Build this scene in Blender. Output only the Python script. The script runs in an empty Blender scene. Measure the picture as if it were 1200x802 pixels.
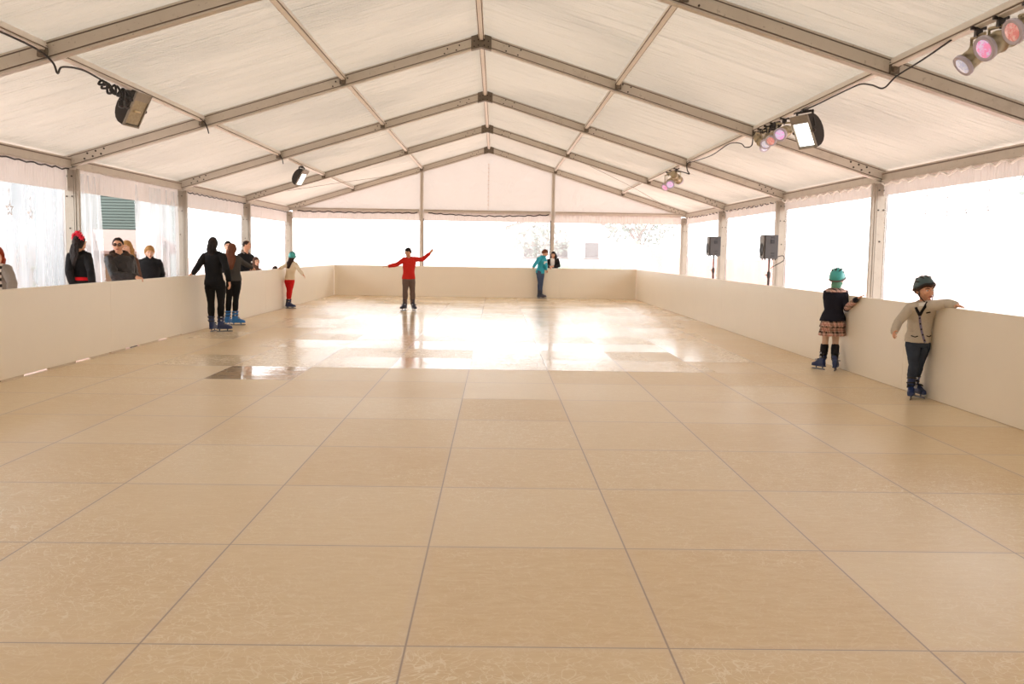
# overall light balance
SKY = 4.8; EXPO = 0.06; ROOF_T = .45; ROOF_C = (134,126,115)
FLOOR_A = (222,201,164); FLOOR_B = (213,186,142); FLOOR_C = (234,218,186); FLOOR_D = (204,170,120); FLOOR_R = .30; FLOOR_W = .30; FLOOR_DAMP = .185
import bpy, math, random
from mathutils import Vector as V, Matrix, noise as mnoise
random.seed(7)
SC = bpy.context.scene
COL = SC.collection
PI = math.pi

# ------------------------------------------------------------------ helpers
class MB:
    """collects geometry; build() links it as one mesh object"""
    def __init__(s):
        s.v = []; s.f = []; s.mi = []; s.m = 0; s.sm = []; s.smooth = False
    def face(s, idx):
        s.f.append(idx); s.mi.append(s.m); s.sm.append(s.smooth)
    def box(s, c, size, rot=None):
        c = V(c); hx, hy, hz = size[0]/2, size[1]/2, size[2]/2
        b = len(s.v)
        for x, y, z in ((-1,-1,-1),(1,-1,-1),(1,1,-1),(-1,1,-1),(-1,-1,1),(1,-1,1),(1,1,1),(-1,1,1)):
            p = V((x*hx, y*hy, z*hz))
            if rot: p = rot @ p
            s.v.append(c+p)
        for q in ((3,2,1,0),(4,5,6,7),(0,1,5,4),(1,2,6,5),(2,3,7,6),(3,0,4,7)):
            s.face([b+i for i in q])
    def rbox(s, c, size, r=.01, rot=None):
        """box with chamfered vertical and horizontal edges"""
        c = V(c); hx, hy, hz = [q/2 for q in size]; r = min(r, hx*.9, hy*.9, hz*.9)
        rings = []
        for z, k in ((-hz, r), (-hz+r, 0), (hz-r, 0), (hz, r)):
            a, b = hx-k, hy-k
            pts = [(a-r,-b),(a,-b+r),(a,b-r),(a-r,b),(-a+r,b),(-a,b-r),(-a,-b+r),(-a+r,-b)]
            ring = []
            for x, y in pts:
                p = V((x, y, z))
                if rot: p = rot @ p
                ring.append(c+p)
            rings.append(ring)
        s.loft(rings)
    def loft(s, rings, cap=True, closed=True):
        b = len(s.v); n = len(rings[0])
        for r in rings: s.v.extend(V(p) for p in r)
        for i in range(len(rings)-1):
            for j in range(n if closed else n-1):
                k = (j+1) % n
                s.face([b+i*n+j, b+i*n+k, b+(i+1)*n+k, b+(i+1)*n+j])
        if cap and closed:
            s.face([b+j for j in range(n)][::-1])
            s.face([b+(len(rings)-1)*n+j for j in range(n)])
    def tube(s, pts, rad, n=10, round_ends=True, flat=None):
        """tube along pts; rad number or list; flat=(axis, k) squashes by k along axis"""
        pts = [V(p) for p in pts]
        if not isinstance(rad, (list, tuple)): rad = [rad]*len(pts)
        T = []
        for i in range(len(pts)):
            a = pts[max(i-1,0)]; b = pts[min(i+1,len(pts)-1)]
            t = (b-a); T.append(t.normalized() if t.length > 1e-9 else V((0,0,1)))
        ref = V((0,0,1)) if abs(T[0].z) < .9 else V((0,1,0))
        u = (ref - T[0]*ref.dot(T[0])).normalized()
        P, R, U = [], [], []
        us = []
        for i in range(len(pts)):
            u = (u - T[i]*u.dot(T[i])); u = u.normalized() if u.length > 1e-6 else T[i].orthogonal().normalized()
            us.append(u.copy())
        def add(p, r, i): P.append(p); R.append(r); U.append((us[i], T[i]))
        if round_ends:
            for a in (80, 55, 25): add(pts[0]-T[0]*rad[0]*math.sin(math.radians(a)), rad[0]*math.cos(math.radians(a)), 0)
        for i in range(len(pts)): add(pts[i], rad[i], i)
        if round_ends:
            L = len(pts)-1
            for a in (25, 55, 80): add(pts[L]+T[L]*rad[L]*math.sin(math.radians(a)), rad[L]*math.cos(math.radians(a)), L)
        rings = []
        for p, r, (uu, t) in zip(P, R, U):
            w = t.cross(uu); ring = []
            for j in range(n):
                a = 2*PI*j/n
                o = uu*(math.cos(a)*r)+w*(math.sin(a)*r)
                if flat: o = o - flat[0]*(o.dot(flat[0])*(1-flat[1]))
                ring.append(p+o)
            rings.append(ring)
        s.loft(rings)
    def ell(s, c, r, basis=None, nu=14, nv=10):
        c = V(c); rings = []
        for i in range(nv+1):
            th = PI*(i+.02)/(nv+.04); ring = []
            for j in range(nu):
                a = 2*PI*j/nu
                p = V((r[0]*math.sin(th)*math.cos(a), r[1]*math.sin(th)*math.sin(a), -r[2]*math.cos(th)))
                if basis: p = basis @ p
                ring.append(c+p)
            rings.append(ring)
        s.loft(rings)
    def prism(s, poly, axis, d0, d1):
        """extrude 2-D polygon; axis 'x','y','z' is the extrusion direction"""
        def mk(a, b, d):
            return {'x': V((d,a,b)), 'y': V((a,d,b)), 'z': V((a,b,d))}[axis]
        s.loft([[mk(a,b,d0) for a,b in poly], [mk(a,b,d1) for a,b in poly]])
    def merge(s, o, M=None):
        b = len(s.v)
        s.v.extend((M @ p) if M else p for p in o.v)
        for f, m, q in zip(o.f, o.mi, o.sm):
            s.f.append([b+i for i in f]); s.mi.append(m); s.sm.append(q)
    def mesh(s, name):
        me = bpy.data.meshes.new(name)
        me.from_pydata([tuple(p) for p in s.v], [], s.f)
        me.validate(); 
        if len(me.polygons) == len(s.f):
            me.polygons.foreach_set('material_index', s.mi)
            me.polygons.foreach_set('use_smooth', s.sm)
        return me
    def build(s, name, mats, parent=None, loc=None, smooth=None):
        me = s.mesh(name)
        if smooth is not None: me.polygons.foreach_set('use_smooth', [smooth]*len(me.polygons))
        for m in (mats if isinstance(mats, (list, tuple)) else [mats]): me.materials.append(m)
        import bmesh
        bm = bmesh.new(); bm.from_mesh(me); bmesh.ops.recalc_face_normals(bm, faces=bm.faces); bm.to_mesh(me); bm.free()
        return link(name, me, parent, loc)
    def remesh(s, name, mats, voxel, parent=None, loc=None, smooth=4, wrinkle=0, wscale=.08):
        me = s.mesh(name+'_raw'); o = bpy.data.objects.new(name+'_raw', me); COL.objects.link(o)
        m = o.modifiers.new('r', 'REMESH'); m.mode = 'VOXEL'; m.voxel_size = voxel; m.use_smooth_shade = True
        if smooth:
            m = o.modifiers.new('s', 'SMOOTH'); m.iterations = smooth; m.factor = .5
        if wrinkle:
            t = bpy.data.textures.new('folds', 'CLOUDS'); t.noise_scale = wscale; t.noise_depth = 2
            m = o.modifiers.new('d', 'DISPLACE'); m.texture = t; m.strength = wrinkle; m.mid_level = .5; m.texture_coords = 'LOCAL'
        dg = bpy.context.evaluated_depsgraph_get(); dg.update()
        out = bpy.data.meshes.new_from_object(o.evaluated_get(dg))
        bpy.data.objects.remove(o); bpy.data.meshes.remove(me)
        out.name = name; out.materials.clear()
        for mm in (mats if isinstance(mats, (list, tuple)) else [mats]): out.materials.append(mm)
        out.polygons.foreach_set('use_smooth', [True]*len(out.polygons))
        return link(name, out, parent, loc)

def link(name, data, parent=None, loc=None):
    o = bpy.data.objects.new(name, data); COL.objects.link(o)
    if parent is not None: o.parent = parent
    if loc is not None: o.location = loc
    return o
def tag(o, label=None, cat=None, group=None, kind=None):
    if label: o['label'] = label
    if cat: o['category'] = cat
    if group: o['group'] = group
    if kind: o['kind'] = kind
    return o
def empty(name, loc=(0,0,0), label=None, cat=None, group=None, rot=None):
    o = link(name, None, None, loc)
    if rot is not None: o.rotation_euler = rot
    return tag(o, label, cat, group)
def copy_tree(o, parent=None):
    c = o.copy(); COL.objects.link(c)
    if parent is not None: c.parent = parent
    for ch in [q for q in bpy.data.objects if q.parent == o]: copy_tree(ch, c)
    return c

# ------------------------------------------------------------------ materials
def lin(c):
    return tuple(((q/255)/12.92 if q/255 <= .04045 else (((q/255)+.055)/1.055)**2.4) for q in c) + (1,)
def nt(name):
    m = bpy.data.materials.new(name); m.use_nodes = True
    t = m.node_tree; t.nodes.clear()
    out = t.nodes.new('ShaderNodeOutputMaterial')
    return m, t, out
def N(t, typ, **kw):
    n = t.nodes.new(typ)
    for k, v in kw.items():
        if k in n.inputs.keys() if isinstance(k, str) and hasattr(n, 'inputs') else False: n.inputs[k].default_value = v
        else: setattr(n, k, v)
    return n
def L(t, a, b): t.links.new(a, b)
def mth(t, op, a, b=None, c=None):
    n = t.nodes.new('ShaderNodeMath'); n.operation = op
    for i, q in enumerate((a, b, c)):
        if q is None: continue
        if isinstance(q, (int, float)): n.inputs[i].default_value = q
        else: L(t, q, n.inputs[i])
    return n.outputs[0]
def mixc(t, fac, a, b, typ='MIX'):
    n = t.nodes.new('ShaderNodeMix'); n.data_type = 'RGBA'; n.blend_type = typ
    for q, s in ((fac, n.inputs[0]), (a, n.inputs[6]), (b, n.inputs[7])):
        if isinstance(q, (int, float)): s.default_value = q
        elif isinstance(q, tuple): s.default_value = q
        else: L(t, q, s)
    return n.outputs[2]
def ramp(t, fac, p0, p1):
    n = t.nodes.new('ShaderNodeMapRange'); n.inputs[1].default_value = p0; n.inputs[2].default_value = p1
    L(t, fac, n.inputs[0]); return n.outputs[0]
def objco(t, scale=(1,1,1)):
    c = t.nodes.new('ShaderNodeTexCoord'); m = t.nodes.new('ShaderNodeMapping'); m.inputs[3].default_value = scale
    L(t, c.outputs['Object'], m.inputs[0]); return m.outputs[0]
def noi(t, vec, scale, detail=3, rough=.5, dist=0):
    n = t.nodes.new('ShaderNodeTexNoise'); n.inputs['Scale'].default_value = scale; n.inputs['Detail'].default_value = detail
    n.inputs['Roughness'].default_value = rough; n.inputs['Distortion'].default_value = dist
    L(t, vec, n.inputs['Vector']); return n.outputs['Fac']
def bump(t, h, strength, dist=.01, prev=None):
    n = t.nodes.new('ShaderNodeBump'); n.inputs['Strength'].default_value = strength; n.inputs['Distance'].default_value = dist
    L(t, h, n.inputs['Height'])
    if prev is not None: L(t, prev, n.inputs['Normal'])
    return n.outputs[0]
def simple(name, rgb, rough=.6, metal=0, nscale=25, nvar=.12, nb=.12, bdist=.004, coat=0, stretch=(1,1,1), spec=.5):
    """principled with a little noise in colour and relief"""
    m, t, out = nt(name); p = N(t, 'ShaderNodeBsdfPrincipled'); co = objco(t, stretch)
    n = noi(t, co, nscale)
    c = lin(rgb); d = tuple(q*(1-nvar) for q in c[:3])+(1,); e = tuple(min(1, q*(1+nvar)) for q in c[:3])+(1,)
    L(t, mixc(t, n, d, e), p.inputs['Base Color'])
    p.inputs['Roughness'].default_value = rough; p.inputs['Metallic'].default_value = metal
    p.inputs['Coat Weight'].default_value = coat; p.inputs['Specular IOR Level'].default_value = spec
    if nb: L(t, bump(t, noi(t, co, nscale*2.5, 4), nb, bdist), p.inputs['Normal'])
    L(t, p.outputs[0], out.inputs[0]); return m
def emis(name, rgb, strength):
    m, t, out = nt(name); e = N(t, 'ShaderNodeEmission'); e.inputs[0].default_value = lin(rgb); e.inputs[1].default_value = strength
    L(t, e.outputs[0], out.inputs[0]); return m

MAT = {}
MAT['alu'] = None
def mat_alu(name='scuffed_aluminium', c1=(186,178,164), c2=(206,199,187)):
    m, t, out = nt(name); p = N(t, 'ShaderNodeBsdfPrincipled'); co = objco(t)
    a = noi(t, co, 3, 5, .6); b = noi(t, objco(t, (9, 9, 60)), 1.0, 5, .7); s = noi(t, co, 22, 2, .5)
    spots = ramp(t, s, .66, .74)
    blot = ramp(t, noi(t, co, 1.6, 6, .75), .56, .72)
    c = mixc(t, a, lin(c1), lin(c2))
    c = mixc(t, mth(t, 'MULTIPLY', blot, .35), c, lin((150,138,122)))
    c = mixc(t, mth(t, 'MULTIPLY', spots, .35), c, lin((110,98,84)))
    L(t, c, p.inputs['Base Color']); p.inputs['Metallic'].default_value = .25
    L(t, mth(t, 'MULTIPLY_ADD', b, .25, .38), p.inputs['Roughness'])
    L(t, bump(t, s, .08, .003), p.inputs['Normal']); L(t, p.outputs[0], out.inputs[0]); return m
MAT['alu'] = mat_alu(); MAT['alu_post_dimmed'] = mat_alu('scuffed_post_aluminium_dimmed', (150,142,128), (172,164,150))  # posts get a copy darkened in colour against the strong window light
MAT['steel_dark'] = simple('dull_steel', (118,108,95), .5, .6)
MAT['bolt'] = simple('bolt_head', (70,62,55), .5, .5)
MAT['groove'] = simple('keder_groove', (128,114,102), .7)
MAT['alu_light'] = simple('light_aluminium', (228,222,212), .45, .1, 8, .06)
MAT['black'] = simple('black_rubber', (28,26,25), .55)
MAT['black_metal'] = simple('black_painted_metal', (44,38,34), .42)
MAT['grey_plastic'] = simple('dark_grey_plastic', (84,80,76), .5)
MAT['board'] = simple('cream_board', (236,227,210), .38, nscale=2.2, nvar=.025, nb=.03, bdist=.01)
MAT['board_edge'] = simple('board_edge', (205,190,165), .5)
MAT['white_plastic'] = simple('white_plastic', (235,232,226), .45)

def mat_roof(name, col, trans, fac, wr=1.0, stretch=(.35, 2.6, .35)):
    """thin coated fabric: lets part of the daylight through"""
    m, t, out = nt(name); co = objco(t, stretch)
    n1 = noi(t, co, 1.3, 6, .55, .4); n2 = noi(t, objco(t, (stretch[0]*2, stretch[1]*3.2, stretch[2]*2)), 2.2, 4, .5, .6)
    patch = ramp(t, noi(t, objco(t), .42, 2), .42, .68)
    h = mth(t, 'ADD', n1, mth(t, 'MULTIPLY', mth(t, 'MULTIPLY', n2, .8), patch))
    nr = bump(t, h, 1.0*wr, .24)
    d = N(t, 'ShaderNodeBsdfDiffuse'); d.inputs[0].default_value = lin(col); L(t, nr, d.inputs['Normal'])
    tr = N(t, 'ShaderNodeBsdfTranslucent'); tr.inputs[0].default_value = lin(trans); L(t, nr, tr.inputs['Normal'])
    g = N(t, 'ShaderNodeBsdfGlossy'); g.inputs['Roughness'].default_value = .38; L(t, nr, g.inputs['Normal'])
    mx = N(t, 'ShaderNodeMixShader'); mx.inputs[0].default_value = fac
    L(t, d.outputs[0], mx.inputs[1]); L(t, tr.outputs[0], mx.inputs[2])
    m2 = N(t, 'ShaderNodeMixShader'); m2.inputs[0].default_value = .06
    L(t, mx.outputs[0], m2.inputs[1]); L(t, g.outputs[0], m2.inputs[2])
    L(t, m2.outputs[0], out.inputs[0]); return m
MAT['roof'] = mat_roof('roof_fabric', (238,231,220), ROOF_C, ROOF_T)
MAT['valance'] = mat_roof('valance_fabric', (236,226,216), (150,142,136), .5, .6, (2.5, 2.5, .5))
MAT['gable'] = mat_roof('gable_fabric', (242,236,230), (150,145,139), .5, .4, (.6, .6, .6))

def mat_clear(name, milk, streak, tint=(250,250,250)):
    """clear PVC sheet: mostly see-through, with milky streaks and a faint shine"""
    m, t, out = nt(name); co = objco(t, (2.2, 2.2, .22))
    n = noi(t, co, 2.0, 5, .6, .3); n2 = noi(t, objco(t, (.5, .5, .35)), 1.2, 3)
    tr = N(t, 'ShaderNodeBsdfTransparent'); tr.inputs[0].default_value = lin(tint)
    d = N(t, 'ShaderNodeBsdfTranslucent'); d.inputs[0].default_value = lin((246,247,248))
    r = N(t, 'ShaderNodeBsdfDiffuse'); r.inputs[0].default_value = lin((244,244,244))
    dm = N(t, 'ShaderNodeMixShader'); dm.inputs[0].default_value = .3
    L(t, d.outputs[0], dm.inputs[1]); L(t, r.outputs[0], dm.inputs[2])
    g = N(t, 'ShaderNodeBsdfGlossy'); g.inputs['Roughness'].default_value = .12
    L(t, bump(t, n, .25, .03), g.inputs['Normal'])
    f = mth(t, 'ADD', mth(t, 'MULTIPLY', ramp(t, n, .35, .8), streak), mth(t, 'MULTIPLY_ADD', ramp(t, n2, .35, .7), milk*.5, milk*.75))
    mx = N(t, 'ShaderNodeMixShader'); L(t, f, mx.inputs[0]); L(t, tr.outputs[0], mx.inputs[1]); L(t, dm.outputs[0], mx.inputs[2])
    m2 = N(t, 'ShaderNodeMixShader'); m2.inputs[0].default_value = .03
    L(t, mx.outputs[0], m2.inputs[1]); L(t, g.outputs[0], m2.inputs[2])
    L(t, m2.outputs[0], out.inputs[0]); return m
MAT['clear'] = mat_clear('clear_sheet', .14, .16)
MAT['clear_left'] = mat_clear('clear_sheet_bluish', .24, .18, (242,249,251))
MAT['curtain'] = mat_clear('clear_curtain_sheet', .26, .30, (244,248,250))

def mat_floor(D):
    """synthetic ice: 1 m wide tan slabs with dark joints, chalky skate scratches with painted glints, a wet slab"""
    m, t, out = nt('synthetic_ice_slabs'); p = N(t, 'ShaderNodeBsdfPrincipled')
    c = t.nodes.new('ShaderNodeTexCoord'); s = t.nodes.new('ShaderNodeSeparateXYZ'); L(t, c.outputs['Object'], s.inputs[0])
    x = s.outputs[0]; y = mth(t, 'DIVIDE', s.outputs[1], D)
    wob = noi(t, c.outputs['Object'], 1.4, 2)
    ix = mth(t, 'FLOOR', x); iy = mth(t, 'FLOOR', y)
    fx = mth(t, 'FRACT', x); fy = mth(t, 'FRACT', y)
    ex = mth(t, 'MINIMUM', fx, mth(t, 'SUBTRACT', 1, fx)); ey = mth(t, 'MULTIPLY', mth(t, 'MINIMUM', fy, mth(t, 'SUBTRACT', 1, fy)), D)
    e = mth(t, 'MINIMUM', ex, ey)
    cmb = t.nodes.new('ShaderNodeCombineXYZ'); L(t, ix, cmb.inputs[0]); L(t, iy, cmb.inputs[1])
    wn = t.nodes.new('ShaderNodeTexWhiteNoise'); wn.noise_dimensions = '2D'; L(t, cmb.outputs[0], wn.inputs['Vector'])
    r1 = wn.outputs['Value']; sc = t.nodes.new('ShaderNodeSeparateColor'); L(t, wn.outputs['Color'], sc.inputs[0])
    r2, r3 = sc.outputs[0], sc.outputs[1]
    joint = mth(t, 'SUBTRACT', 1, ramp(t, e, .0012, .006))
    halo = mth(t, 'SUBTRACT', 1, ramp(t, e, .006, .05))
    grain = noi(t, objco(t, (2.2, 9, 1)), 3.2, 6, .62, .5)
    blot = noi(t, c.outputs['Object'], .55, 4, .55)
    col = mixc(t, r1, lin(FLOOR_A), lin(FLOOR_B))
    col = mixc(t, mth(t, 'MULTIPLY', ramp(t, grain, .32, .74), .5), col, lin(FLOOR_C))
    col = mixc(t, mth(t, 'MULTIPLY', ramp(t, blot, .5, .75), .35), col, lin(FLOOR_D))
    # skate scratches: thin curved chalky lines in patches, window glints painted in as white
    def lines(scale, dist, w, off):
        mp = t.nodes.new('ShaderNodeMapping'); mp.inputs[1].default_value = (off, off*.7, 0); L(t, c.outputs['Object'], mp.inputs[0])
        n = noi(t, mp.outputs[0], scale, 1.5, .5, dist)
        return mth(t, 'SUBTRACT', 1, ramp(t, mth(t, 'ABSOLUTE', mth(t, 'SUBTRACT', n, .5)), 0, w))
    sl = mth(t, 'MAXIMUM', lines(3.1, 3.5, .013, 0), mth(t, 'MAXIMUM', lines(4.3, 2.5, .011, 7.3), mth(t, 'MAXIMUM', lines(2.3, 5, .010, 3.1), lines(5.6, 2.2, .012, 11.7))))
    patch = mth(t, 'MULTIPLY_ADD', ramp(t, mth(t, 'ADD', noi(t, c.outputs['Object'], .32, 4, .6), mth(t, 'MULTIPLY', r3, .04)), .46, .62), .72, .28)
    sl = mth(t, 'MULTIPLY', sl, patch)
    chalk_sheen = mth(t, 'MULTIPLY', ramp(t, noi(t, objco(t, (1.2, 3.5, 1)), 2.6, 6, .7), .55, .8), patch)
    col = mixc(t, mth(t, 'MULTIPLY', sl, .8), col, lin((250,242,226)))
    col = mixc(t, mth(t, 'MULTIPLY', chalk_sheen, .42), col, lin((240,228,206)))  # pale patches hold scuffing plus grazing sheen painted into the colour
    col = mixc(t, mth(t, 'MULTIPLY', halo, .30), col, lin((214,196,178)))
    col = mixc(t, mth(t, 'MULTIPLY', joint, .8), col, lin((140,122,116)))
    # the one wet slab near the left boards
    wet = mth(t, 'MULTIPLY', mth(t, 'COMPARE', ix, -3, .1), mth(t, 'COMPARE', iy, 6, .1))
    wn2 = ramp(t, mth(t, 'ADD', noi(t, objco(t, (.16, .10, 1)), 1.0, 2), mth(t, 'MULTIPLY', r3, .16)), .42, .58)
    damp = mth(t, 'MULTIPLY', mth(t, 'GREATER_THAN', iy, 6.5), mth(t, 'MULTIPLY_ADD', wn2, .4, .6))
    damp = mth(t, 'MULTIPLY', damp, mth(t, 'SUBTRACT', 1, ramp(t, mth(t, 'MULTIPLY_ADD', r3, 2.2, mth(t, 'SUBTRACT', mth(t, 'ABSOLUTE', mth(t, 'ADD', x, -.0)), mth(t, 'MULTIPLY', mth(t, 'SUBTRACT', iy, 7), .10))), 3.0, 5.4)))
    col = mixc(t, mth(t, 'MULTIPLY', wet, .55), col, lin((150,118,84)))
    L(t, col, p.inputs['Base Color'])
    ro = mth(t, 'ADD', mth(t, 'MULTIPLY_ADD', r2, .08, FLOOR_R), mth(t, 'MULTIPLY', mth(t, 'MAXIMUM', sl, chalk_sheen), .22))
    ro = mth(t, 'MULTIPLY_ADD', damp, -FLOOR_DAMP, ro); ro = mth(t, 'MULTIPLY_ADD', wet, -.32, ro); ro = mth(t, 'MAXIMUM', ro, .05)
    L(t, ro, p.inputs['Roughness']); p.inputs['IOR'].default_value = 1.5
    h = mth(t, 'ADD', mth(t, 'MULTIPLY', noi(t, objco(t, (1, 2.2, 1)), 1.5, 3, .5), FLOOR_W), mth(t, 'MULTIPLY', mth(t, 'MULTIPLY', r2, ramp(t, e, 0, .03)), .02))
    h = mth(t, 'ADD', h, mth(t, 'MULTIPLY', joint, -.06))
    h = mth(t, 'ADD', h, mth(t, 'MULTIPLY', sl, .03))
    L(t, bump(t, h, .35, .02), p.inputs['Normal'])
    L(t, p.outputs[0], out.inputs[0]); return m

# ------------------------------------------------------------------ world, camera, view
w = bpy.data.worlds.new('bright_overcast'); SC.world = w; w.use_nodes = True
wt = w.node_tree; wt.nodes.clear()
wo = wt.nodes.new('ShaderNodeOutputWorld'); bg = wt.nodes.new('ShaderNodeBackground')
bg.inputs[0].default_value = (.955, .975, 1.0, 1); bg.inputs[1].default_value = SKY
L(wt, bg.outputs[0], wo.inputs[0])
cd = bpy.data.cameras.new('camera'); cd.sensor_fit = 'HORIZONTAL'; cd.sensor_width = 36; cd.lens = 34.25; cd.clip_end = 400
cam = link('camera', cd); SC.camera = cam
pit, rol, yaw = .0914, .0163, .0178
cy, sy, cp, sp, cr, sr = math.cos(yaw), math.sin(yaw), math.cos(pit), math.sin(pit), math.cos(rol), math.sin(rol)
r0 = V((cy,-sy,0)); u0 = V((sy*sp, cy*sp, cp)); fw = V((sy*cp, cy*cp, -sp))
rr = cr*r0+sr*u0; uu = cr*u0-sr*r0
M = Matrix((rr, uu, -fw)).transposed().to_4x4(); M.translation = V((.1429, 0, 1.4901)); cam.matrix_world = M
vs = SC.view_settings; vs.view_transform = 'Standard'; vs.look = 'None'; vs.gamma = 1; vs.use_curve_mapping = False; vs.exposure = EXPO
SC.display_settings.display_device = 'sRGB'
SC.cycles.use_denoising = True; SC.cycles.transparent_max_bounces = 24; SC.cycles.max_bounces = 12; SC.cycles.diffuse_bounces = 6
SC.cycles.caustics_reflective = False; SC.cycles.caustics_refractive = False

# ------------------------------------------------------------------ the tent
XC, PL, PR = -.157, -7.22, 6.87            # ridge line, outer post faces
HW = 7.045
Y1, BAY = 16.84, 5.82
ZE, SL = 2.784, .3076                      # rafter underside at the eave, slope
RT = .212                                  # vertical rafter depth
ROOFZ = lambda x: ZE+RT+SL*(HW-abs(x-XC))
FY = [Y1+k*BAY for k in range(-2, 4)]
GZ = -.12                                  # ground outside the raised rink floor
D = 1.2539; C0, R0 = -.178, 3.5725
BL, BR, BF = -5.2, 4.81, 32.34             # board faces: left, right, far
BH = 1.0

# rink floor
mb = MB(); mb.box((0,0,-.06), (1,1,.12))
fl = MB(); x0, x1, ya, yb = BL-.02-C0, BR+.02-C0, -3-R0, BF+.02-R0
for a, b, c, d in ((x0, x1, ya, yb),): fl.box(((a+b)/2, (c+d)/2, -.05), (b-a, d-c, .1))
tag(fl.build('floor', mat_floor(D), None, (C0, R0, 0)), 'tan synthetic ice floor of jointed slabs', 'floor', kind='structure')
g = MB(); g.box((0, 40, GZ-.05), (220, 220, .1))
def mat_ground():
    m, t, out = nt('pale_pavement'); p = N(t, 'ShaderNodeBsdfPrincipled'); co = objco(t)
    a = noi(t, co, .35, 5); b = noi(t, co, 6, 4)
    c = mixc(t, a, lin((224,190,178)), lin((238,208,198))); c = mixc(t, mth(t, 'MULTIPLY', b, .3), c, lin((200,160,148)))
    L(t, c, p.inputs['Base Color']); p.inputs['Roughness'].default_value = .8
    L(t, p.outputs[0], out.inputs[0]); return m
tag(g.build('ground', mat_ground()), 'pale pavement around and outside the tent', 'ground', kind='structure')

# roof fabric: one taut sheet per bay and slope, all one ceiling
cl = MB(); cl.smooth = True
ys_all = [-6.0, -.6] + FY
for i in range(len(ys_all)-1):
    ya, yb = ys_all[i], ys_all[i+1]+(.16 if i == len(ys_all)-2 else 0)
    for sgn in (-1, 1):
        nx, ny = 36, 22; rows = []
        for a in range(nx+1):
            u = a/nx; x = XC+sgn*(HW+.06)*u; row = []
            for b in range(ny+1):
                v = b/ny; y = ya+(yb-ya)*v
                ed = math.sin(PI*v)
                n = mnoise.noise(V((x*.28*sgn, y*1.6, sgn*3.1)))*.016+mnoise.noise(V((x*.9, y*.8, 5)))*.008
                z = ROOFZ(x)+.012+n*ed*.9-.012*ed*math.sin(PI*((u*3) % 1))
                row.append(V((x, y, z)))
            rows.append(row)
        cl.loft(rows, cap=False, closed=False)
tag(cl.build('ceiling', MAT['roof']), 'cream translucent fabric roof stretched over the arches', 'ceiling', kind='structure')

def rafter(mb, sgn, yc):
    """box profile with a keder groove along top and bottom edge, from eave to ridge"""
    w = .062
    prof = [(-w,0),(-w,.022),(-w+.012,.026),(-w+.012,.034),(-w,.038),(-w,RT-.040),(-w+.012,RT-.036),(-w+.012,RT-.028),(-w,RT-.024),(-w,RT),
            (w,RT),(w,RT-.024),(w-.012,RT-.028),(w-.012,RT-.036),(w,RT-.04),(w,.038),(w-.012,.034),(w-.012,.026),(w,.022),(w,0)]
    gi = {2, 3, 6, 7, 1, 5, 12, 13, 16, 17, 11, 15}
    rings = []
    for x in (XC+sgn*(HW+.0), XC+sgn*.02):
        zb = ZE+SL*(HW-abs(x-XC))
        rings.append([V((x, yc+a, zb+b)) for a, b in prof])
    b0 = len(mb.v); n = len(prof)
    for r in rings: mb.v.extend(r)
    for j in range(n):
        k = (j+1) % n; mb.m = 1 if j in (1,2,3,5,6,7,11,12,13,15,16,17) else 0
        mb.face([b0+j, b0+k, b0+n+k, b0+n+j])
    mb.m = 0; mb.face([b0+j for j in range(n)]); mb.face([b0+n+j for j in range(n)])
def disc(mb, c, r, ny=-1, th=.014, n=8):
    """bolt head on a face looking along -y"""
    c = V(c); mb.loft([[c+V((r*math.cos(2*PI*j/n), d, r*math.sin(2*PI*j/n))) for j in range(n)] for d in (0.01, ny*th)])

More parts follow.
